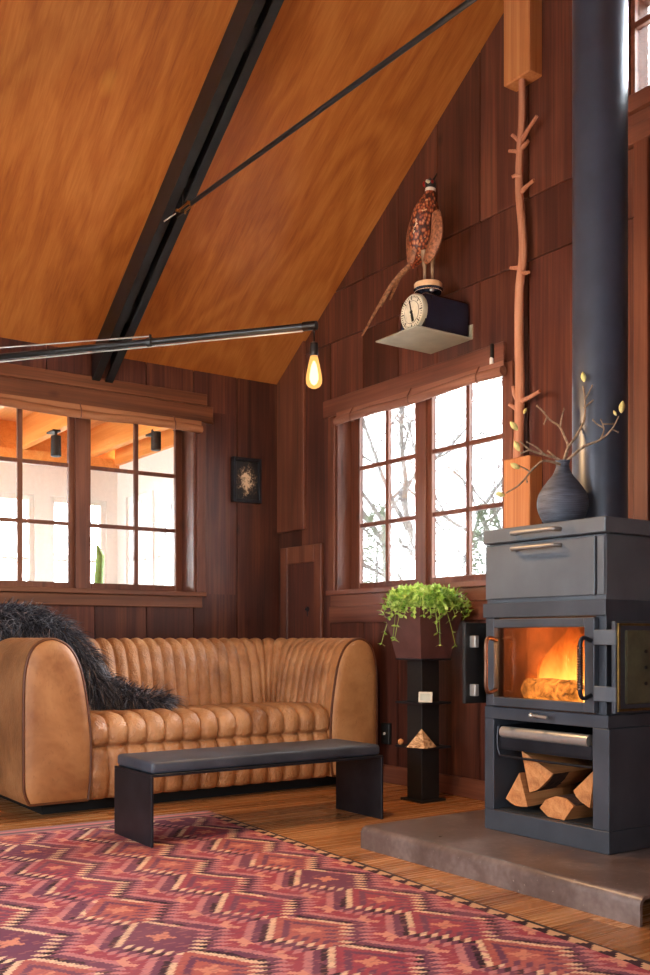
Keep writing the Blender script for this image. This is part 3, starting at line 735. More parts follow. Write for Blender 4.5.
for sgn, pp in ((-1, [(436, 212), (437, 232), (432, 250), (425, 262)]), (1, [(417, 214), (413, 232), (412, 250), (411, 264)])):
    q = [bird(a, b, -.045) for a, b in pp]
    cq = catmull(q, 5); MB().tube(cq, [.012+.036*math.sin(PI*min(1, .12+k/len(cq)*.88))**.8 for k in range(len(cq))], 12, flat=.5).build('wing', M['wing'], t_, smooth=True)
for e, dx in (((362, 336), .0), ((372, 318), .03), ((381, 307), -.03), ((390, 300), .02)):
    a = bird(414, 262); c = bird(e[0], e[1], dx); b = a.lerp(c, .5)+Vector((0, 0, .045))
    cq = catmull([a, b, c], 6); MB().tube(cq, [.016*(1-k/len(cq))**.55+.002 for k in range(len(cq))], 8, flat=.3).build('tail_feather', M['tailf'], t_, smooth=True)
for (a, b) in (((416.5, 255), (417, 277)), ((429, 250), (429.5, 277))):
    A, B = bird(*a), bird(*b); B.z = BZ+.006; B.x = PC[0]; B.y = PC[1]+(.03 if a[0] < 420 else -.036); A.y = B.y
    m = MB(); m.tube([A, A.lerp(B, .5), B], [.026, .010, .007], 8)
    for k in (-.5, 0, .5): m.tube([B, B+Vector((-.032*math.cos(k), .03*math.sin(k), -.001))], [.006, .003], 6)
    m.build('leg', M['shank'], t_, smooth=True)
h = bird(430.5, 184)
MB().tube([h+Vector((-.02, -.01, .002)), h+Vector((-.045, -.022, -.002)), h+Vector((-.058, -.028, -.012))], [.012, .008, .002], 8).build('beak', M['dial'], t_, smooth=True)
for sgn in (-1, 1): MB().ball(h+Vector((-.016, .0, 0))+Vector((-.45, .9, 0))*.026*sgn*.9, .013, (1, .6, 1.2)).build('wattle', M['red'], t_, smooth=True)
for sgn in (-1, 1): MB().tube([h+Vector((.01, .012*sgn, .018)), h+Vector((.022, .03*sgn, .055))], [.008, .002], 6).build('ear_tuft', M['ink'], t_, smooth=True)

# ------------------------------------------------------------------ sofa
SXA, SXB, SF_, SBK = 1.60, 3.80, 4.87, 5.86
sofa = thing('leather_sofa', 'tan channel-tufted leather sofa with rounded arms under the back window', 'sofa', (2.7, 5.36, 0))
prof = [v for v in catmull([(.165, .07, 0), (.178, .2, 0), (.18, .38, 0), (.17, .50, 0), (.15, .63, 0), (.122, .755, 0), (.068, .855, 0), (-.012, .900, 0), (-.085, .888, 0), (-.135, .838, 0), (-.165, .73, 0), (-.172, .55, 0), (-.172, .3, 0), (-.168, .14, 0), (-.14, .07, 0)], 4)]
RC = .26; cx0, cx1, cyb = SXA+.172, SXB-.172, SBK-.172
path = []     # (pos, inward normal, s)
def addp(p, nrm): path.append((Vector(p), Vector(nrm)))
step = .007
n = int((cyb-RC-SF_-.02)/step)
for k in range(n): addp((cx0, SF_+.02+k*step, 0), (1, 0, 0))
na = int(RC*PI/2/step)
for k in range(na+1):
    a = PI-k/na*PI/2; addp((cx0+RC+RC*math.cos(a), cyb-RC+RC*math.sin(a), 0), (-math.cos(a), -math.sin(a), 0))
nb = int((cx1-cx0-2*RC)/step)
for k in range(1, nb): addp((cx0+RC+k*(cx1-cx0-2*RC)/nb, cyb, 0), (0, -1, 0))
for k in range(na+1):
    a = PI/2-k/na*PI/2; addp((cx1-RC+RC*math.cos(a), cyb-RC+RC*math.sin(a), 0), (-math.cos(a), -math.sin(a), 0))
for k in range(n): addp((cx1, cyb-RC-k*step-.01, 0), (-1, 0, 0))
L = 0; S = [0]
for i in range(1, len(path)): L += (path[i][0]-path[i-1][0]).length; S.append(L)
rows = []; PITCH = L/42
mid_s = [L*.5-.42, L*.5+.42]
for (p, nr), s_ in zip(path, S):
    w = abs(math.sin(PI*s_/PITCH))**.42
    edge = min(1, s_/.25, (L-s_)/.25)
    row = []
    for q in prof:
        nn, z = q.x, q.y
        inner = max(0, min(1, (nn+.14)/.12))*(1 if z > .3 else 0)
        dep = (-.030*(1-w))*inner*(.35+.65*edge)
        dn = 1 if z < .8 else max(0, 1-(z-.8)/.105)
        lean = (.05*(z-.45)*-1 if z > .45 else 0)
        row.append((p.x+nr.x*(nn+dep*dn), p.y+nr.y*(nn+dep*dn), z+dep*(1-dn)*1.1))
    rows.append(row)
MB().grid(rows).build('backrest', M['leather'], sofa, smooth=True, angle=180)
# smooth arm fronts with piping
for cx, dirn in ((cx0, 1), (cx1, -1)):
    m = MB(); cz = .46; cn = 0.0; rows = []
    full = [(q.x, q.y) for q in prof]
    for sc_, yy in ((1.0, SF_+.03), (1.0, SF_+.012), (.97, SF_), (.90, SF_-.012), (.7, SF_-.02), (.4, SF_-.024), (.05, SF_-.025)):
        rows.append([(cx+dirn*(cn+(a-cn)*(sc_ if sc_ > .95 else sc_)), yy, cz+(z-cz)*(1-(1-sc_)*.5 if sc_ > .8 else sc_+.1*(sc_ > .3))) for a, z in full])
    m.grid(rows, closed=True, cap=True); arm = m.build('arm_front', M['leather_flat'], sofa, smooth=True, angle=70)
    pp = [(cx+dirn*a*.985, SF_-.0005, .46+(z-.46)*.985) for a, z in full]
    MB().tube(pp+[pp[0]], .0075, 8, cap=False).build('piping', M['piping'], arm, smooth=True)
# seat cushions
for a, b in ((1.945, 2.698), (2.703, 3.455)):
    sp = catmull([(5.62, .485, 0), (5.4, .492, 0), (5.15, .505, 0), (4.99, .508, 0), (4.90, .482, 0), (4.862, .42, 0), (4.866, .362, 0), (4.893, .338, 0), (4.872, .315, 0), (4.860, .24, 0), (4.862, .15, 0), (4.885, .075, 0), (4.95, .065, 0)], 4)
    rows = []; nx = 112
    for k in range(nx+1):
        u = k/nx; w = abs(math.sin(PI*u*7))**.45; e = min(1, u/.02, (1-u)/.02)
        row = []
        for q in sp:
            f = max(0, min(1, (5.6-q.x)/.12))
            d = .036*(w-1)*(.25+.75*f)
            nzv = Vector((0, -1, 0)) if q.y < .46 and q.x < 4.95 else (Vector((0, -.6, .8)) if q.x < 5.0 else Vector((0, 0, 1)))
            jig = .004*noise.noise(Vector((a+u*.75, q.x*3, q.y*9))*4)
            row.append((a+u*(b-a), q.x+nzv.y*(d+jig), q.y+nzv.z*(d+jig)))
        rows.append(row)
    MB().grid(rows, cap=False).build('seat_cushion', M['leather'], sofa, smooth=True, angle=180)
MB().box(1.74, 3.66, 5.0, 5.8, 0, .10).build('plinth', M['black'], sofa)
MB().box(1.9, 3.5, 5.0, 5.7, .09, .40).build('seat_base', M['black'], sofa)

# fur throw
fp = [at(-25, 628, 5.72), at(10, 621, 5.76), at(40, 626, 5.74), at(68, 643, 5.70), at(86, 668, 5.68), at(101, 689, 5.68), at(132, 697, 5.66), at(170, 705, 5.60)]
fr = [.07, .08, .075, .065, .065, .055, .035, .012]
cp = catmull(fp, 6); cr = [v[0] for v in catmull([(r, 0, 0) for r in fr], 6)]
throw = thing('fur_throw', 'shaggy blue-black fur throw slung over the left back corner of the sofa', 'throw', (fp[3].x, fp[3].y, .5))
MB().tube(cp, cr, 14).build('hide', M['hide'], throw, smooth=True)
m = MB()
for k in range(11000):
    i = random.random()**.85*(len(cp)-2); j = int(i); fq = i-j
    c = cp[j].lerp(cp[j+1], fq); r = cr[j]*(1-fq)+cr[j+1]*fq; T = (cp[j+1]-cp[j]).normalized()
    a = random.uniform(0, 2*PI); side = T.cross(Vector((0, 0, 1))).normalized(); up = side.cross(T)
    out = side*math.cos(a)+up*math.sin(a)
    if out.y > .75: continue
    p = c+out*r*.97; ln = random.uniform(.06, .15)
    dirv = (out*random.uniform(.3, .75)+T*random.uniform(.3, 1.0)+Vector((random.uniform(-.5, .5), random.uniform(-.5, .5), random.uniform(-.6, .25)))).normalized()
    cl = noise.noise_vector(p*14)*.6
    q1 = p+(dirv+cl*.4)*ln*.5; q2 = p+(dirv+cl)*ln*.9+Vector((0, 0, -ln*.35))
    wv = dirv.cross(Vector((random.uniform(-1, 1), random.uniform(-1, 1), random.uniform(-1, 1)))).normalized()*random.uniform(.0012, .0022)
    A = [m.b.verts.new(x) for x in (p-wv, p+wv, q1+wv*.8, q1-wv*.8, q2)]
    m.b.faces.new((A[0], A[1], A[2], A[3])); m.b.faces.new((A[3], A[2], A[4]))
m.build('fur', M['fur'], throw, kind='stuff', normals=False)

# ------------------------------------------------------------------ rug
RUGT = .007
rug = thing('kilim_rug', 'red and plum kilim rug with stepped diamonds on the plank floor', 'rug', (2.475, 4.595, 0))
m = MB(); W_, L_ = 2.6, 5.0; ang = math.radians(-3.2)
R = Matrix.Rotation(ang, 4, 'Z')
nx, ny = 40, 80; rows = []
for j in range(ny+1):
    row = []
    for i in range(nx+1):
        u, v_ = -W_*i/nx, -L_*j/ny
        e = (.006*noise.noise(Vector((v_*4, 1, 0))) if i == 0 else 0)
        row.append(Vector((2.475, 4.595, 0))+Vector((u+e, v_, RUGT+.0012*noise.noise(Vector((u*3, v_*3, 0))))))
    rows.append(row)
m.grid(rows)
b = [r[0] for r in rows]+rows[-1][1:]+[r[-1] for r in rows[-2::-1]]+rows[0][-2:0:-1]
m.grid([b, [Vector((p.x, p.y, .0005)) for p in b]], closed=True)
o = m.build('weave', M['rug'], rug)
m = MB()
for k in range(420):
    u = -W_*random.random(); ln = random.uniform(.012, .026)
    p = Vector((2.475+u, 4.595, RUGT*.6)); q = p+Vector((random.uniform(-.008, .008), ln, -RUGT*.4))
    m.tube([p, p.lerp(q, .5), q], [.0022, .002, .0012], 4)
m.build('fringe', M['fringe'], rug, kind='stuff')
rug.rotation_euler = (0, 0, ang)

# ------------------------------------------------------------------ bench
bench = thing('low_bench', 'low black bench with padded leather top and steel plate legs before the sofa', 'bench', (2.46, 4.06, 0))
BXA, BXB, BYA, BYB = 1.83, 3.085, 3.90, 4.29
MB().box(BXA, BXB, BYA, BYB, .306, .318, .0015).build('top_plate', M['steel'], bench)
MB().box(BXA, BXA+.012, BYA, BYB, RUGT+.002, .306, .0015).build('leg', M['steel'], bench)
MB().box(BXB-.012, BXB, BYA, BYB, 0, .306, .0015).build('leg', M['steel'], bench)
m = MB(); m.box(BXA+.008, BXB-.012, BYA+.006, BYB-.006, .318, .372, .016, 3)
m.build('seat_pad', M['pad'], bench, smooth=True)

# ------------------------------------------------------------------ plant stand and its things
PX0, PY0 = 3.52, 4.125; PCX, PCY = PX0+.11, PY0+.11
t_ = thing('plant_stand', 'black steel plant stand with two small shelves against the side wall', 'stand', (PCX, PCY, 0))
MB().box(PCX-.063, PCX+.063, PCY-.063, PCY+.063, 0, .778, .002).build('column', M['ink'], t_)
MB().box(PX0, PX0+.22, PY0, PY0+.22, .778, .788, .0015).build('top_plate', M['steel'], t_)
for z in (.549, .305): MB().box(PX0, PX0+.22, PY0, PY0+.22, z-.012, z, .0015).build('shelf', M['steel'], t_)
MB().box(PX0+.02, PX0+.20, PY0+.02, PY0+.20, 0, .012, .002).build('foot_plate', M['ink'], t_)
POT = .788
t_ = thing('potted_fern', 'bright green trailing plant in a tapered oxide-brown planter on the stand', 'plant', (PCX, PCY, POT))
m = MB(); rows = []
for h, w in ((POT+.0, .098), (POT, .105), (POT+.275, .158), (POT+.28, .158), (POT+.28, .150), (POT+.24, .142)):
    rows.append([(PCX-w, PCY-w, h), (PCX+w, PCY-w, h), (PCX+w, PCY+w, h), (PCX-w, PCY+w, h)])
m.grid(rows, closed=True, cap=True); m.build('planter', M['terra'], t_)
MB().box(PCX-.138, PCX+.138, PCY-.138, PCY+.138, POT+.235, POT+.262).build('soil', M['soil'], t_)
m = MB(); random.seed(11)
for k in range(330):
    a = random.uniform(0, 2*PI); r0 = random.uniform(0, .12); b0_ = Vector((PCX+r0*math.cos(a), PCY+r0*math.sin(a), POT+.25))
    ln = random.uniform(.09, .20); a2 = a+random.uniform(-.5, .5); outr = random.uniform(.35, 1.0)*ln
    droop = random.uniform(-.03, .055) if random.random() < .965 else random.uniform(.12, .22)
    hgt = random.uniform(.04, .12)
    pts = []
    for i in range(9):
        q = i/8; x_ = b0_.x+math.cos(a2)*outr*q; y_ = b0_.y+math.sin(a2)*outr*q
        z_ = b0_.z+hgt*math.sin(PI*min(1, q*.9+.05))+.02-droop*q*q
        x_ = min(x_, XR-.03)
        if max(abs(x_-PCX), abs(y_-PCY)) < .165: z_ = max(z_, POT+.285)
        pts.append(Vector((x_, y_, z_)))
    m.tube(pts, [.0022-.0001*i for i in range(9)], 3)
    for i in range(1, 9):
        T = (pts[i]-pts[i-1]).normalized(); c0 = pts[i]
        for s_ in range(4):
            sd = T.cross(Vector((random.uniform(-1, 1), random.uniform(-1, 1), random.uniform(-.2, 1)))).normalized()
            l_ = random.uniform(.020, .034); tipp = c0+(sd*.8+T*.55+Vector((0, 0, .15))).normalized()*l_; wv = sd.cross(T)*l_*.34
            mm = c0.lerp(tipp, .55)
            if tipp.x > XR-.012: continue
            A = [m.b.verts.new(x) for x in (c0, mm+wv, tipp, mm-wv)]; m.b.faces.new(A)
m.build('foliage', M['leaf'], t_, normals=False)
# little things on the shelves
t_ = thing('card_holder', 'small pale framed card leaning on the upper shelf of the plant stand', 'card', (3.535, 4.18, .549))
Rm = Matrix.Translation((3.54, 4.165, .549)) @ Matrix.Rotation(math.radians(35+90), 4, 'Z') @ Matrix.Rotation(math.radians(8), 4, 'X')
Rm = Matrix.Translation((3.565, 4.140, .5492)) @ Matrix.Rotation(math.radians(-50), 4, 'Z') @ Matrix.Rotation(math.radians(-9), 4, 'X')
MB().box(-.038, .038, -.005, .005, 0, .058, .0015, 1, Rm).build('card', M['dial'], t_); MB().box(-.028, .028, -.0062, -.005, .01, .048, 0, 1, Rm).build('print', M['shelf'], t_)
t_ = MB(); c = (3.555, 4.160, .305); w = .06; ap = (c[0], c[1], c[2]+.10)
Rz = Matrix.Translation(c) @ Matrix.Rotation(math.radians(18), 4, 'Z')
bs = [Rz @ Vector(p) for p in ((-w, -w, .0005), (w, -w, .0005), (w, w, .0005), (-w, w, .0005))]
vs = [t_.b.verts.new(p) for p in bs]; va = t_.b.verts.new(ap)
for i in range(4): t_.b.faces.new((vs[i], vs[(i+1) % 4], va))
t_.b.faces.new(vs[::-1])
tm = NT('banded_stone'); f = tm.noise(tm.scaled(tm.obj(), (20, 20, 34)), 1.0, 4, .6, 1.5)
tm.bsdf(tm.ramp(f, [(.35, lin(120, 72, 40)), (.48, lin(214, 170, 124)), (.62, lin(238, 206, 164))]), .35)
tag(t_.build('stone_pyramid', tm.m, base=c), 'small banded tan stone pyramid on the lower shelf of the plant stand', 'ornament')
o = MB().ball((3.535, 4.315, .323), .018, (1, .8, 1.0), 2).build('pebble', M['fwood'], base=(3.535, 4.315, .305), smooth=True)
tag(o, 'small rust-coloured pebble beside the stone pyramid on the lower shelf', 'pebble')

# ------------------------------------------------------------------ hearth plate
HX0, HX1, HY0, HY1, HZ = 2.585, XR-.03, 1.985, 3.425, .094
m = MB(); out, inn = [], []
r = .032
def bend(xa, top, rad, thick):
    pts = [(xa, .0)]
    for k in range(7):
        a = PI-k/6*PI/2; pts.append((xa+rad+rad*math.cos(a), top-rad+rad*math.sin(a)))
    return pts
po = bend(HX0, HZ, r, 0); pi_ = bend(HX0+.012, HZ-.012, r-.012, 0)
poly = po+[(HX1, HZ), (HX1, HZ-.012)]+pi_[::-1]
m.prism(poly, 'Y', HY0, HY1)
m.box(HX0+.014, HX1, HY1-.012, HY1-.001, 0, HZ-.012)
hearth = tag(m.build('hearth_slab', M['hearth'], base=((HX0+HX1)/2, (HY0+HY1)/2, 0), smooth=True, angle=25), 'low bent dark metal hearth plate on the floor under the stove', 'hearth')

# ------------------------------------------------------------------ stove
X0_, X1_, YA, YC = 3.0, 3.64, 2.455, 3.092      # front, back, right, left
SZ0 = HZ
stove = thing('wood_stove', 'tall grey wood-burning stove with open side doors on the hearth plate', 'stove', ((X0_+X1_)/2, (YA+YC)/2, SZ0))
# base with log store
m = MB(); e = .012
m.box(X0_-e, X1_, YA-e-.01, YC-.004, SZ0, .18, .003)
m.box(X0_-e, X1_, YA-e-.01, YA+.055, .18, .562, .003).box(X0_-e, X1_, YC-.058, YC-.004, .18, .562, .003).box(X1_-.03, X1_, YA+.055, YC-.058, .18, .562)
m.box(X0_-e, X1_, YA-e-.005, YC-.004, .562, .612, .003)
m.build('base', M['stove2'], stove)
MB().box(X0_+.02, X1_-.03, YA+.055, YC-.058, .18, .184).build('store_floor', M['inner'], stove)
# firebox shell
m = MB(); a, b = YA, YC
m.box(X0_, X1_, a, a+.05, .612, 1.045, .002).box(X0_, X1_, b-.05, b, .612, 1.045, .002).box(X1_-.04, X1_, a+.05, b-.05, .612, 1.045)
m.box(X0_, X1_-.04, a+.05, b-.05, .985, 1.045, .002)
m.box(X0_-.012, X0_, a-.006, b+.006, .985, 1.045, .002)
m.build('firebox', M['stove2'], stove)
m = MB(); m.box(X0_+.03, X1_-.045, a+.051, a+.075, .613, .985).box(X0_+.03, X1_-.045, b-.075, b-.051, .613, .985).box(X1_-.07, X1_-.045, a+.075, b-.075, .613, .985).box(X0_+.02, X1_-.045, a+.05, b-.05, .6125, .635).box(X0_+.03, X1_-.045, a+.075, b-.075, .96, .984)
m.build('fire_lining', M['firebrick'], stove)
# upper oven body and lid
MB().box(X0_+.004, X1_, YA+.004, YC-.004, 1.045, 1.292, .002).build('oven_body', M['stove'], stove)
dr = MB().box(X0_-.012, X0_+.004, YA+.045, YC-.010, 1.062, 1.284, .003).build('oven_door', M['stove'], stove)
MB().box(X0_-.008, X0_+.004, YA+.004, YA+.036, 1.062, 1.284, .002).build('side_strip', M['stove'], stove)
lid = MB().box(X0_-.014, X1_+.002, YA-.006, YC+.004, 1.296, 1.355, .004).build('lid', M['stove'], stove)
def bar_handle(z, y0, y1, parent, mat, xo=.034):
    xf = X0_-.013
    MB().tube(catmull([(xf, y0, z), (xf-xo*.8, y0+.004, z), (xf-xo, y0+.025, z), (xf-xo, (y0+y1)/2, z), (xf-xo, y1-.025, z), (xf-xo*.8, y1-.004, z), (xf, y1, z)], 5), .0085, 10, flat=1).build('handle', mat, parent, smooth=True)
bar_handle(1.326, 2.665, 2.905, lid, M['handle']); bar_handle(1.262, 2.665, 2.905, dr, M['handle'])
# glazed fire door
XD = X0_-.03
m = MB(); gy0, gy1, gz0, gz1 = 2.535, 3.015, .655, .942; dy0, dy1, dz0, dz1 = 2.488, 3.05, .618, .978
m.box(XD, X0_-.002, dy0, gy0, dz0, dz1, .003).box(XD, X0_-.002, gy1, dy1, dz0, dz1, .003).box(XD, X0_-.002, gy0, gy1, dz0, gz0, .003).box(XD, X0_-.002, gy0, gy1, gz1, dz1, .003)
door = m.build('fire_door', M['stove2'], stove)
MB().box(XD+.012, XD+.016, gy0-.005, gy1+.005, gz0-.005, gz1+.005).build('glass', M['stoveglass'], door)
def loop_handle(y, mat, coil):
    z0, z1 = .675, .90; xf = XD; xo = .06
    pts = [(xf, y, z0+.01), (xf-xo*.7, y, z0), (xf-xo, y, z0+.025), (xf-xo, y, (z0+z1)/2), (xf-xo, y, z1-.025), (xf-xo*.7, y, z1), (xf, y, z1-.01)]
    o = MB().tube(catmull(pts, 5), .0085, 10).build('handle', mat, door, smooth=True)
    if coil:
        m = MB(); N_ = 200
        m.tube([(xf-xo+.011*math.cos(k*.55), y+.011*math.sin(k*.55), z0+.03+(z1-z0-.06)*k/N_) for k in range(N_+1)], .0028, 5); m.build('coil_grip', M['copper'], o, smooth=True)
loop_handle(2.502, M['steel'], True); loop_handle(2.998, M['copper'], False)
# outer doors folded back along both sides, brackets, latch
def side_door(y, x0, x1, z0, z1, inside, mat_in):
    m = MB(); sy = .018
    m.box(x0, x1, y-sy/2, y+sy/2, z0, z1, .003); return m.build('side_door', M['stove2'] if inside > 0 else M['ink'], stove)
d1 = side_door(2.395, 2.965, 3.36, .622, .962, 1, None)
m = MB(); yf = 2.384
m.box(2.975, 3.35, yf-.006, yf+.003, .945, .955, .002).box(2.975, 3.35, yf-.006, yf+.003, .629, .639, .002).box(2.975, 2.987, yf-.006, yf+.003, .639, .945, .002).box(3.338, 3.35, yf-.006, yf+.003, .639, .945, .002)
m.build('gasket_trim', M['brasstrim'], d1, label='brass-coloured trim')
MB().box(3.02, 3.325, yf-.006, yf+.003, .655, .93, .008, 2).build('lining', M['olive'], d1)
m = MB()
for zz in (.73, .79, .85): MB().lathe([(.001, -.006), (.007, -.005), (.007, 0)], (3.13, yf-.006, zz), 10, 'Y').build('vent_hole', M['ink'], d1)
for zz in (.665, .875): MB().box(X0_-.036, X0_-.022, 2.385, 2.487, zz-.001, zz+.056, .003).build('hinge_arm', M['stove'], stove)
d2 = side_door(3.128, 2.905, 3.26, .622, .965, -1, None)
for zz in (.655, .86): MB().box(2.93, 2.955, 3.085, 3.119, zz, zz+.05, .003).build('latch', M['chrome'], d2, label='steel latch')
for zz in (.665, .875): MB().box(3.06, 3.09, 3.075, 3.119, zz, zz+.05, .002).build('hinge_arm', M['stove'], stove)
MB().tube([(X0_-.013, 2.79, .592), (X0_-.045, 2.78, .592), (X0_-.05, 2.70, .588)], .006, 8).ball((X0_-.045, 2.79, .592), .011).build('air_lever', M['chrome'], stove, smooth=True)
# ash drawer under the fire
dw = MB().box(X0_+.005, X1_-.06, YA+.065, YA+.073, .44, .535, .002).box(X0_+.005, X1_-.06, YC-.078, YC-.068, .44, .535, .002).box(X0_+.005, X0_+.017, YA+.073, YC-.078, .44, .49, .002).box(X0_+.005, X1_-.06, YA+.07, YC-.07, .436, .444).build('ash_drawer', M['steel'], stove)
MB().tube([(X0_+.012, YA+.085, .508), (X0_+.012, YC-.09, .508)], .024, 18).build('front_roll', M['chrome'], dw, smooth=True, angle=60, label='polished silver rounded front')
MB().tube(catmull([(X0_+.0, YC-.075, .53), (X0_-.006, YC-.076, .48), (X0_-.008, YC-.09, .42), (X0_-.008, YC-.14, .410), (X0_-.008, YA+.1, .410), (X0_-.008, YA+.068, .412)], 5), .005, 8).build('rail', M['steel'], dw, smooth=True)
# flue
FX, FY = 3.345, 2.77
m = MB().lathe([(.113, 1.356), (.113, roof(FY)+.4), (.105, roof(FY)+.4)], (FX, FY, 0), 64)
flue = tag(m.build('stove_pipe', M['pipe'], base=(FX, FY, 1.355), smooth=True), 'wide blue-grey steel flue pipe rising from the stove', 'pipe')

# fire and logs
FXC = 3.27
random.seed(5)
def log(name, c, r, ln, yaw, tilt, mat, barkpart=None, lab=None, wedge=None, cat='log', group=None, seed=0):
    "a split or round log: axis along local x"
    rnd = random.Random(seed); n_ = wedge and len(wedge) or 14
    prof_ = wedge or [(r*(1+.07*rnd.uniform(-1, 1))*math.cos(2*PI*k/n_), r*(1+.07*rnd.uniform(-1, 1))*math.sin(2*PI*k/n_)) for k in range(n_)]
    R_ = Matrix.Translation(c) @ Matrix.Rotation(yaw, 4, 'Z') @ Matrix.Rotation(tilt, 4, 'Y')
    m = MB(); rows = []
    for i in range(7):
        q = i/6; j = 1+.05*math.sin(q*9+seed); dx = .008*math.sin(q*5+seed)
        rows.append([R_ @ Vector((-ln/2+ln*q+(.008*rnd.uniform(-1, 1) if i in (0, 6) else 0), y_*j+dx, z_*j)) for y_, z_ in prof_])
    m.grid(rows, closed=True, cap=True); return m, R_, rows
m, _, _ = log('fire_log', (3.065, 2.775, .688), .047, .27, math.radians(84), 0, None, seed=3)
tag(m.build('fire_log', M['coal'], base=(3.065, 2.775, .641), smooth=True, angle=60), 'burning log lying in the flames behind the stove glass', 'log')
fire = thing('fire', 'orange flames of the fire burning behind the stove glass', 'fire', (3.16, 2.8, .636))
rf = random.Random(4)
for k, (y, x, h, w) in enumerate([(2.70, 3.16, .30, .085), (2.76, 3.20, .34, .10), (2.83, 3.16, .31, .095), (2.90, 3.19, .20, .08), (2.96, 3.15, .13, .06), (2.66, 3.22, .26, .07), (2.73, 3.16, .22, .07), (2.81, 3.15, .20, .07), (2.90, 3.14, .16, .06), (2.67, 3.15, .20, .05), (2.79, 3.27, .30, .09)]):
    rows = []; ph = rf.uniform(0, 6)
    N_ = 14
    for i in range(N_+1):
        q = i/N_; rr = w*(math.sin(PI*min(1, .22+q*.78))**.8)*(1-q*.35)+.001
        ox = .03*math.sin(q*5+ph)*q; oy = .045*math.sin(q*4+ph*1.7)*q+.03*q
        rows.append([(x+ox+rr*.7*math.cos(2*PI*j/12), y-oy*.6+rr*math.sin(2*PI*j/12), .638+h*q) for j in range(12)])
    m = MB(); m.grid(rows, closed=True, cap=True); m.build('flame', M['flame'], fire, smooth=True, angle=180)

def firewood(c, poly, ln, yaw, tilt, label, seed):
    m, R_, rows = log('firewood', c, 0, ln, yaw, tilt, None, wedge=poly, seed=seed)
    zmin = min(p.z for r_ in rows for p in r_)
    t_ = thing('firewood', label, 'firewood', (c[0], c[1], zmin), 'split logs in the stove log store')
    m.build('split_wood', M['fwood'], t_)
    # bark strip on the outer curved edge
    m = MB(); rws = []
    P_ = poly[-5:]
    for i in range(7):
        q = i/6; rws.append([R_ @ Vector((-ln/2+.004+(ln-.008)*q, y_*1.03, z_*1.03)) for y_, z_ in P_])
    m.grid(rws); m.build('bark', M['fwbark'], t_)
def wedgepoly(r, half, rot):
    p = [(0, 0)]
    for k in range(5): a = -half+2*half*k/4; p.append((r*math.cos(a), r*math.sin(a)))
    cx_ = sum(q[0] for q in p)/6; cy_ = sum(q[1] for q in p)/6
    return [((a-cx_)*math.cos(rot)-(b-cy_)*math.sin(rot), (a-cx_)*math.sin(rot)+(b-cy_)*math.cos(rot)) for a, b in p]
firewood((3.20, 2.945, .233), wedgepoly(.135, .42, math.radians(-80)), .34, .06, 0, 'split log with a narrow pointed end at the left of the log store', 1)
firewood((3.21, 2.845, .328), wedgepoly(.165, .42, math.radians(-128)), .36, .15, 0, 'large split log on top of the stack with a broad triangular end', 2)
firewood((3.20, 2.72, .233), wedgepoly(.125, .85, math.radians(80)), .34, -.02, 0, 'pale split log lying at the bottom of the stack, rounded side up', 3)
firewood((3.22, 2.592, .290), wedgepoly(.16, .36, math.radians(-60)), .34, -.1, 0, 'split log tilted against the right side of the log store', 4)

# ------------------------------------------------------------------ vase and branches
VX, VY, VZ = 3.11, 2.765, 1.3552
prof_v = [(.001, 0), (.055, 0), (.075, .012), (.096, .05), (.103, .09), (.094, .13), (.068, .17), (.040, .205), (.028, .232), (.027, .25), (.031, .262), (.025, .262), (.022, .24), (.001, .235)]
o = MB().lathe([tuple(v[:2]) for v in catmull([(a, b, 0) for a, b in prof_v[1:11]], 4)]+prof_v[11:13], (VX, VY, VZ), 40).build('bud_vase', M['vase'], base=(VX, VY, VZ), smooth=True)
tag(o, 'round dark blue-grey ridged vase with a narrow neck on the stove', 'vase')
D0 = VX*SY+VY*CY
NECK = Vector((VX, VY, VZ+.262))
def branch(label, main, sides, buds):
    t_ = thing('magnolia_branch', label, 'branch', tuple(NECK-Vector((0, 0, .02))), 'magnolia branches in the vase')
    P_ = [NECK-Vector((0, 0, .02))]+[at(px, py, D0+dd) for px, py, dd in main]
    cp_ = catmull(P_, 4); MB().tube(cp_, [.0062-.0034*k/len(cp_) for k in range(len(cp_))], 7).build('stem', M['twig'], t_, smooth=True)
    for s_ in sides:
        q = [at(px, py, D0+dd) for px, py, dd in s_]; cq = catmull(q, 3)
        MB().tube(cq, [.0038-.0018*k/len(cq) for k in range(len(cq))], 6).ball(q[-1], .0042, (1, 1, 1.4), 1).build('side_twig', M['twig'], t_, smooth=True)
    for px, py, dd, s_, tilt in buds:
        c_ = at(px, py, D0+dd); R_ = Matrix.Rotation(-YAW, 4, 'Z') @ Matrix.Rotation(math.radians(tilt), 4, 'Y')
        m = MB(); rows = []
        for i in range(9):
            q = i/8; rr = s_*.5*math.sin(PI*(.06+q*.9))**.9
            rows.append([c_+R_ @ Vector((rr*math.cos(2*PI*j/10), rr*math.sin(2*PI*j/10), s_*(q-.5)*1.9)) for j in range(10)])
        m.grid(rows, closed=True, cap=True); m.build('bud', M['bud'], t_, smooth=True, label='pale yellow-green bud')
branch('tallest magnolia branch in the vase, rising straight to one bud', [(567, 450, 0), (576, 436, .02), (584, 420, .03), (585, 402, .03), (583, 386, .03)], [[(584, 408, .03), (592, 401, .04), (603, 393, .05)], [(585, 400, .03), (589, 392, .03), (592, 386, .02)]], [(583.5, 377, .03, .022, -10)])
branch('magnolia branch leaning right out of the vase to a bud before the flue', [(572, 456, -.02), (585, 446, -.03), (600, 440, -.04), (612, 429, -.05), (619, 416, -.05)], [[(600, 440, -.04), (604, 430, -.04), (601, 420, -.05)], [(604, 428, -.04), (597, 424, -.04), (593, 420, -.04)], [(603, 424, -.04), (609, 424, -.04), (613, 424, -.03)], [(612, 429, -.05), (618, 432, -.05)]], [(622, 407, -.05, .026, 8), (615, 413, -.05, .013, -30)])
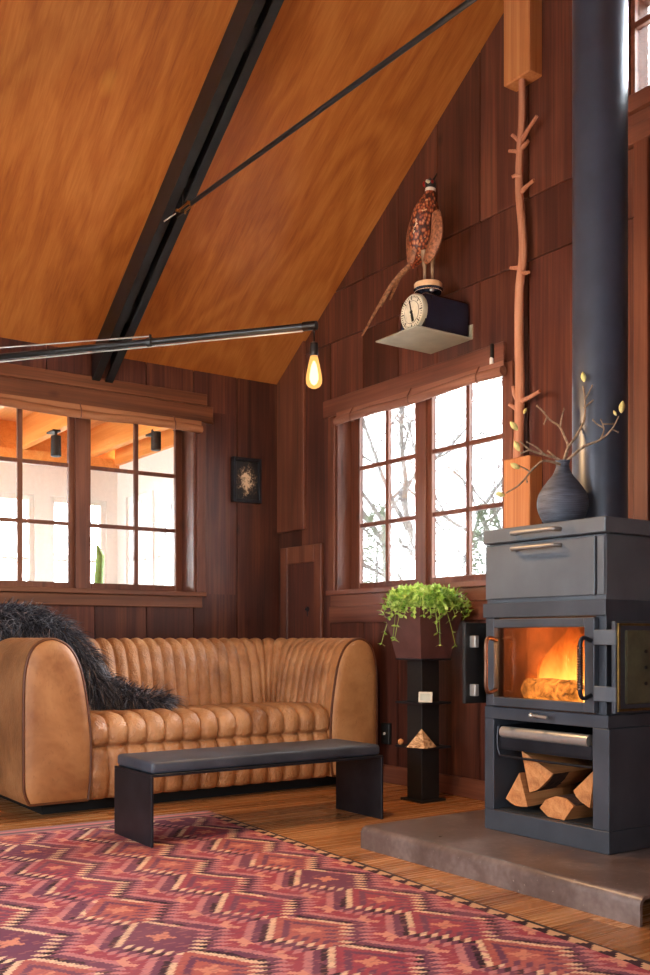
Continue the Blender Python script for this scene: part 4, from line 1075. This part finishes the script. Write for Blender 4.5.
branch('slender magnolia branch with bare forked tips behind the neck of the vase', [(568, 448, .04), (565, 438, .06), (559, 426, .08), (550, 420, .10), (540, 408, .11)], [[(560, 427, .08), (562, 416, .09), (564, 409, .10)], [(547, 417, .10), (544, 424, .10)], [(545, 413, .10), (537, 406, .1)]], [(525, 411, .1, .014, 25)])
branch('magnolia branch bending left from the vase with two buds beside the timber post', [(558, 459, -.02), (545, 455, -.03), (530, 450, -.04), (520, 441, -.05)], [[(545, 455, -.03), (536, 447, -.03), (527, 442, -.03)], [(530, 450, -.04), (521, 453, -.04)], [(555, 457, -.02), (548, 451, 0)]], [(514, 426, -.05, .024, -42), (517, 446, -.05, .024, -25)])
branch('lowest magnolia branch arching left and down from the vase to a bud at its tip', [(556, 463, -.04), (543, 461, -.06), (532, 470, -.08), (519, 485, -.1), (506, 493, -.11)], [[(530, 472, -.08), (524, 468, -.08), (519, 466, -.08)], [(526, 477, -.09), (527, 482, -.09)]], [(500, 494.5, -.11, .02, -78), (515, 466, -.08, .022, -62)])

# ------------------------------------------------------------------ outdoors
struct(MB().box(-60, 80, -60, 90, -.6, -.5).build('ground', M['bounce_ground']))
def tree(x, y, h, seed, label, spread=.55):
    rnd = random.Random(seed); m = MB()
    def grow(p, d, ln, r, lev):
        n_ = 5; pts = [p]; dd = d.copy()
        for i in range(n_):
            dd = (dd+Vector((rnd.uniform(-1, 1), rnd.uniform(-1, 1), rnd.uniform(-.5, .7)))*.16).normalized(); pts.append(pts[-1]+dd*ln/n_)
        m.tube(pts, [r*(1-.5*i/n_) for i in range(n_+1)], 6 if lev < 2 else 4)
        if lev >= 4: return
        for k in range(4 if lev < 3 else 3):
            q = rnd.uniform(.35, 1); i = min(n_-1, int(q*n_)); a = rnd.uniform(0, 2*PI)
            nd = (dd*.6+Vector((math.cos(a), math.sin(a), rnd.uniform(-.1, .6)))*spread*1.3).normalized()
            grow(pts[i].lerp(pts[i+1], q*n_-i), nd, ln*rnd.uniform(.5, .75), r*.5, lev+1)
    grow(Vector((x, y, -.5)), Vector((0, 0, 1)), h*.42, h*.009, 0)
    o = m.build('bare_tree', M['treebark'], base=(x, y, -.5)); tag(o, label, 'tree', 'bare trees outside')
TREES = [(9.5, 10.2, 8.5, 1), (12.5, 15.5, 10, 2), (13.5, 12.8, 9.5, 3), (11, 8.2, 10, 4), (8.5, 9.6, 6.0, 11), (9, 17.5, 9, 6), (11.5, 22, 11, 7), (6.5, 20, 10, 8)]
LB = ['bare tree nearest the side window, its twigs across the right-hand sash', 'tall bare tree far out beyond the left-hand sash of the side window', 'bare tree far out beyond the right-hand sash of the side window', 'bare tree whose crown shows in the high window beyond the flue', 'small bare tree close outside the side window', 'bare tree outside the sunroom side windows', 'farthest bare tree seen through the sunroom side windows', 'bare tree seen through the sunroom window nearest its corner']
for (x, y, h, sd), lb in zip(TREES, LB): tree(x, y, h, sd, lb)
def shrub(x, y, h, seed, label):
    rnd = random.Random(seed); t_ = thing('evergreen_shrub', label, 'shrub', (x, y, -.5), 'evergreens outside')
    MB().tube([(x, y, -.5), (x, y, h*.8)], [.05, .015], 6).build('stem', M['treebark'], t_)
    m = MB()
    for k in range(1800):
        q = rnd.random(); rr = (1-q)**.7*h*.22*math.sqrt(rnd.random())+.03; a = rnd.uniform(0, 2*PI)
        p = Vector((x+rr*math.cos(a), y+rr*math.sin(a), -.4+q*(h+.4))); d = Vector((math.cos(a), math.sin(a), rnd.uniform(-.4, .3)))*rnd.uniform(.06, .13)
        w_ = d.cross(Vector((rnd.uniform(-1, 1), rnd.uniform(-1, 1), 1))).normalized()*.022
        m.tri(p-w_, p+w_, p+d)
    m.build('foliage', M['evergreen'], t_, normals=False)
shrub(9.6, 12.3, 3.0, 3, 'pale evergreen low in the left-hand sash of the side window')
shrub(9.0, 9.25, 2.6, 5, 'evergreen low in the right-hand sash of the side window')

# ------------------------------------------------------------------ light
w = bpy.data.worlds.new('sky'); scene.world = w; w.use_nodes = True
bg = w.node_tree.nodes['Background']; bg.inputs[0].default_value = (.93, .965, 1.0, 1); 
wt = w.node_tree; tcw = wt.nodes.new('ShaderNodeTexCoord'); dt = wt.nodes.new('ShaderNodeVectorMath'); dt.operation = 'DOT_PRODUCT'; dt.inputs[1].default_value = (.86, .40, .32)
wt.links.new(tcw.outputs['Generated'], dt.inputs[0])
mr = wt.nodes.new('ShaderNodeMapRange'); wt.links.new(dt.outputs['Value'], mr.inputs[0])
mr.inputs[1].default_value = -1; mr.inputs[2].default_value = 1; mr.inputs[3].default_value = 3.0; mr.inputs[4].default_value = 13.5
wt.links.new(mr.outputs[0], bg.inputs[1])   # overcast sky, brighter on the side of the hidden sun
def portal(name, loc, rot, sx, sy):
    l = bpy.data.lights.new(name, 'AREA'); l.shape = 'RECTANGLE'; l.size = sx; l.size_y = sy; l.cycles.is_portal = True
    o = bpy.data.objects.new(name, l); COL.objects.link(o); o.location = loc; o.rotation_euler = rot
portal('portal_side', (XR+.15, 4.68, 1.84), (0, PI/2, 0), 1.3, 1.5)
portal('portal_high', (XR+.15, 2.48, 3.7), (0, PI/2, 0), .6, 1.1)
portal('portal_front', (-.4, YF-.14, 1.45), (PI/2, 0, 0), 1.8, 1.9)
portal('portal_left', (XL-.14, 2.4, 1.42), (0, -PI/2, 0), 1.9, 3.7)
portal('portal_sunroom', (.9, SY1+.14, 1.4), (-PI/2, 0, 0), 6.2, 1.8)
portal('portal_sunroom_left', (SX0-.05, 7.8, 1.45), (0, -PI/2, 0), 2.1, 2.9)
portal('portal_sunroom_side', (SX1+.14, 7.6, 1.4), (0, PI/2, 0), 1.8, 2.3)
def point(name, loc, col, power, r):
    l = bpy.data.lights.new(name, 'POINT'); l.color = col; l.energy = power; l.shadow_soft_size = r
    o = bpy.data.objects.new(name, l); COL.objects.link(o); o.location = loc
point('bulb_light', tuple(BULB-Vector((0, 0, .11))), (1, .6, .28), 22, .03)
point('fire_light', (3.2, 2.76, .80), (1, .42, .12), 14, .06)

vs = scene.view_settings
vs.view_transform = 'Standard'; vs.look = 'None'; vs.gamma = 1; vs.use_curve_mapping = False; vs.exposure = 1.58
scene.cycles.max_bounces = 10; scene.cycles.diffuse_bounces = 5; scene.cycles.glossy_bounces = 4; scene.cycles.transparent_max_bounces = 24
scene.cycles.sample_clamp_indirect = 6
scene.cycles.caustics_reflective = False; scene.cycles.caustics_refractive = False
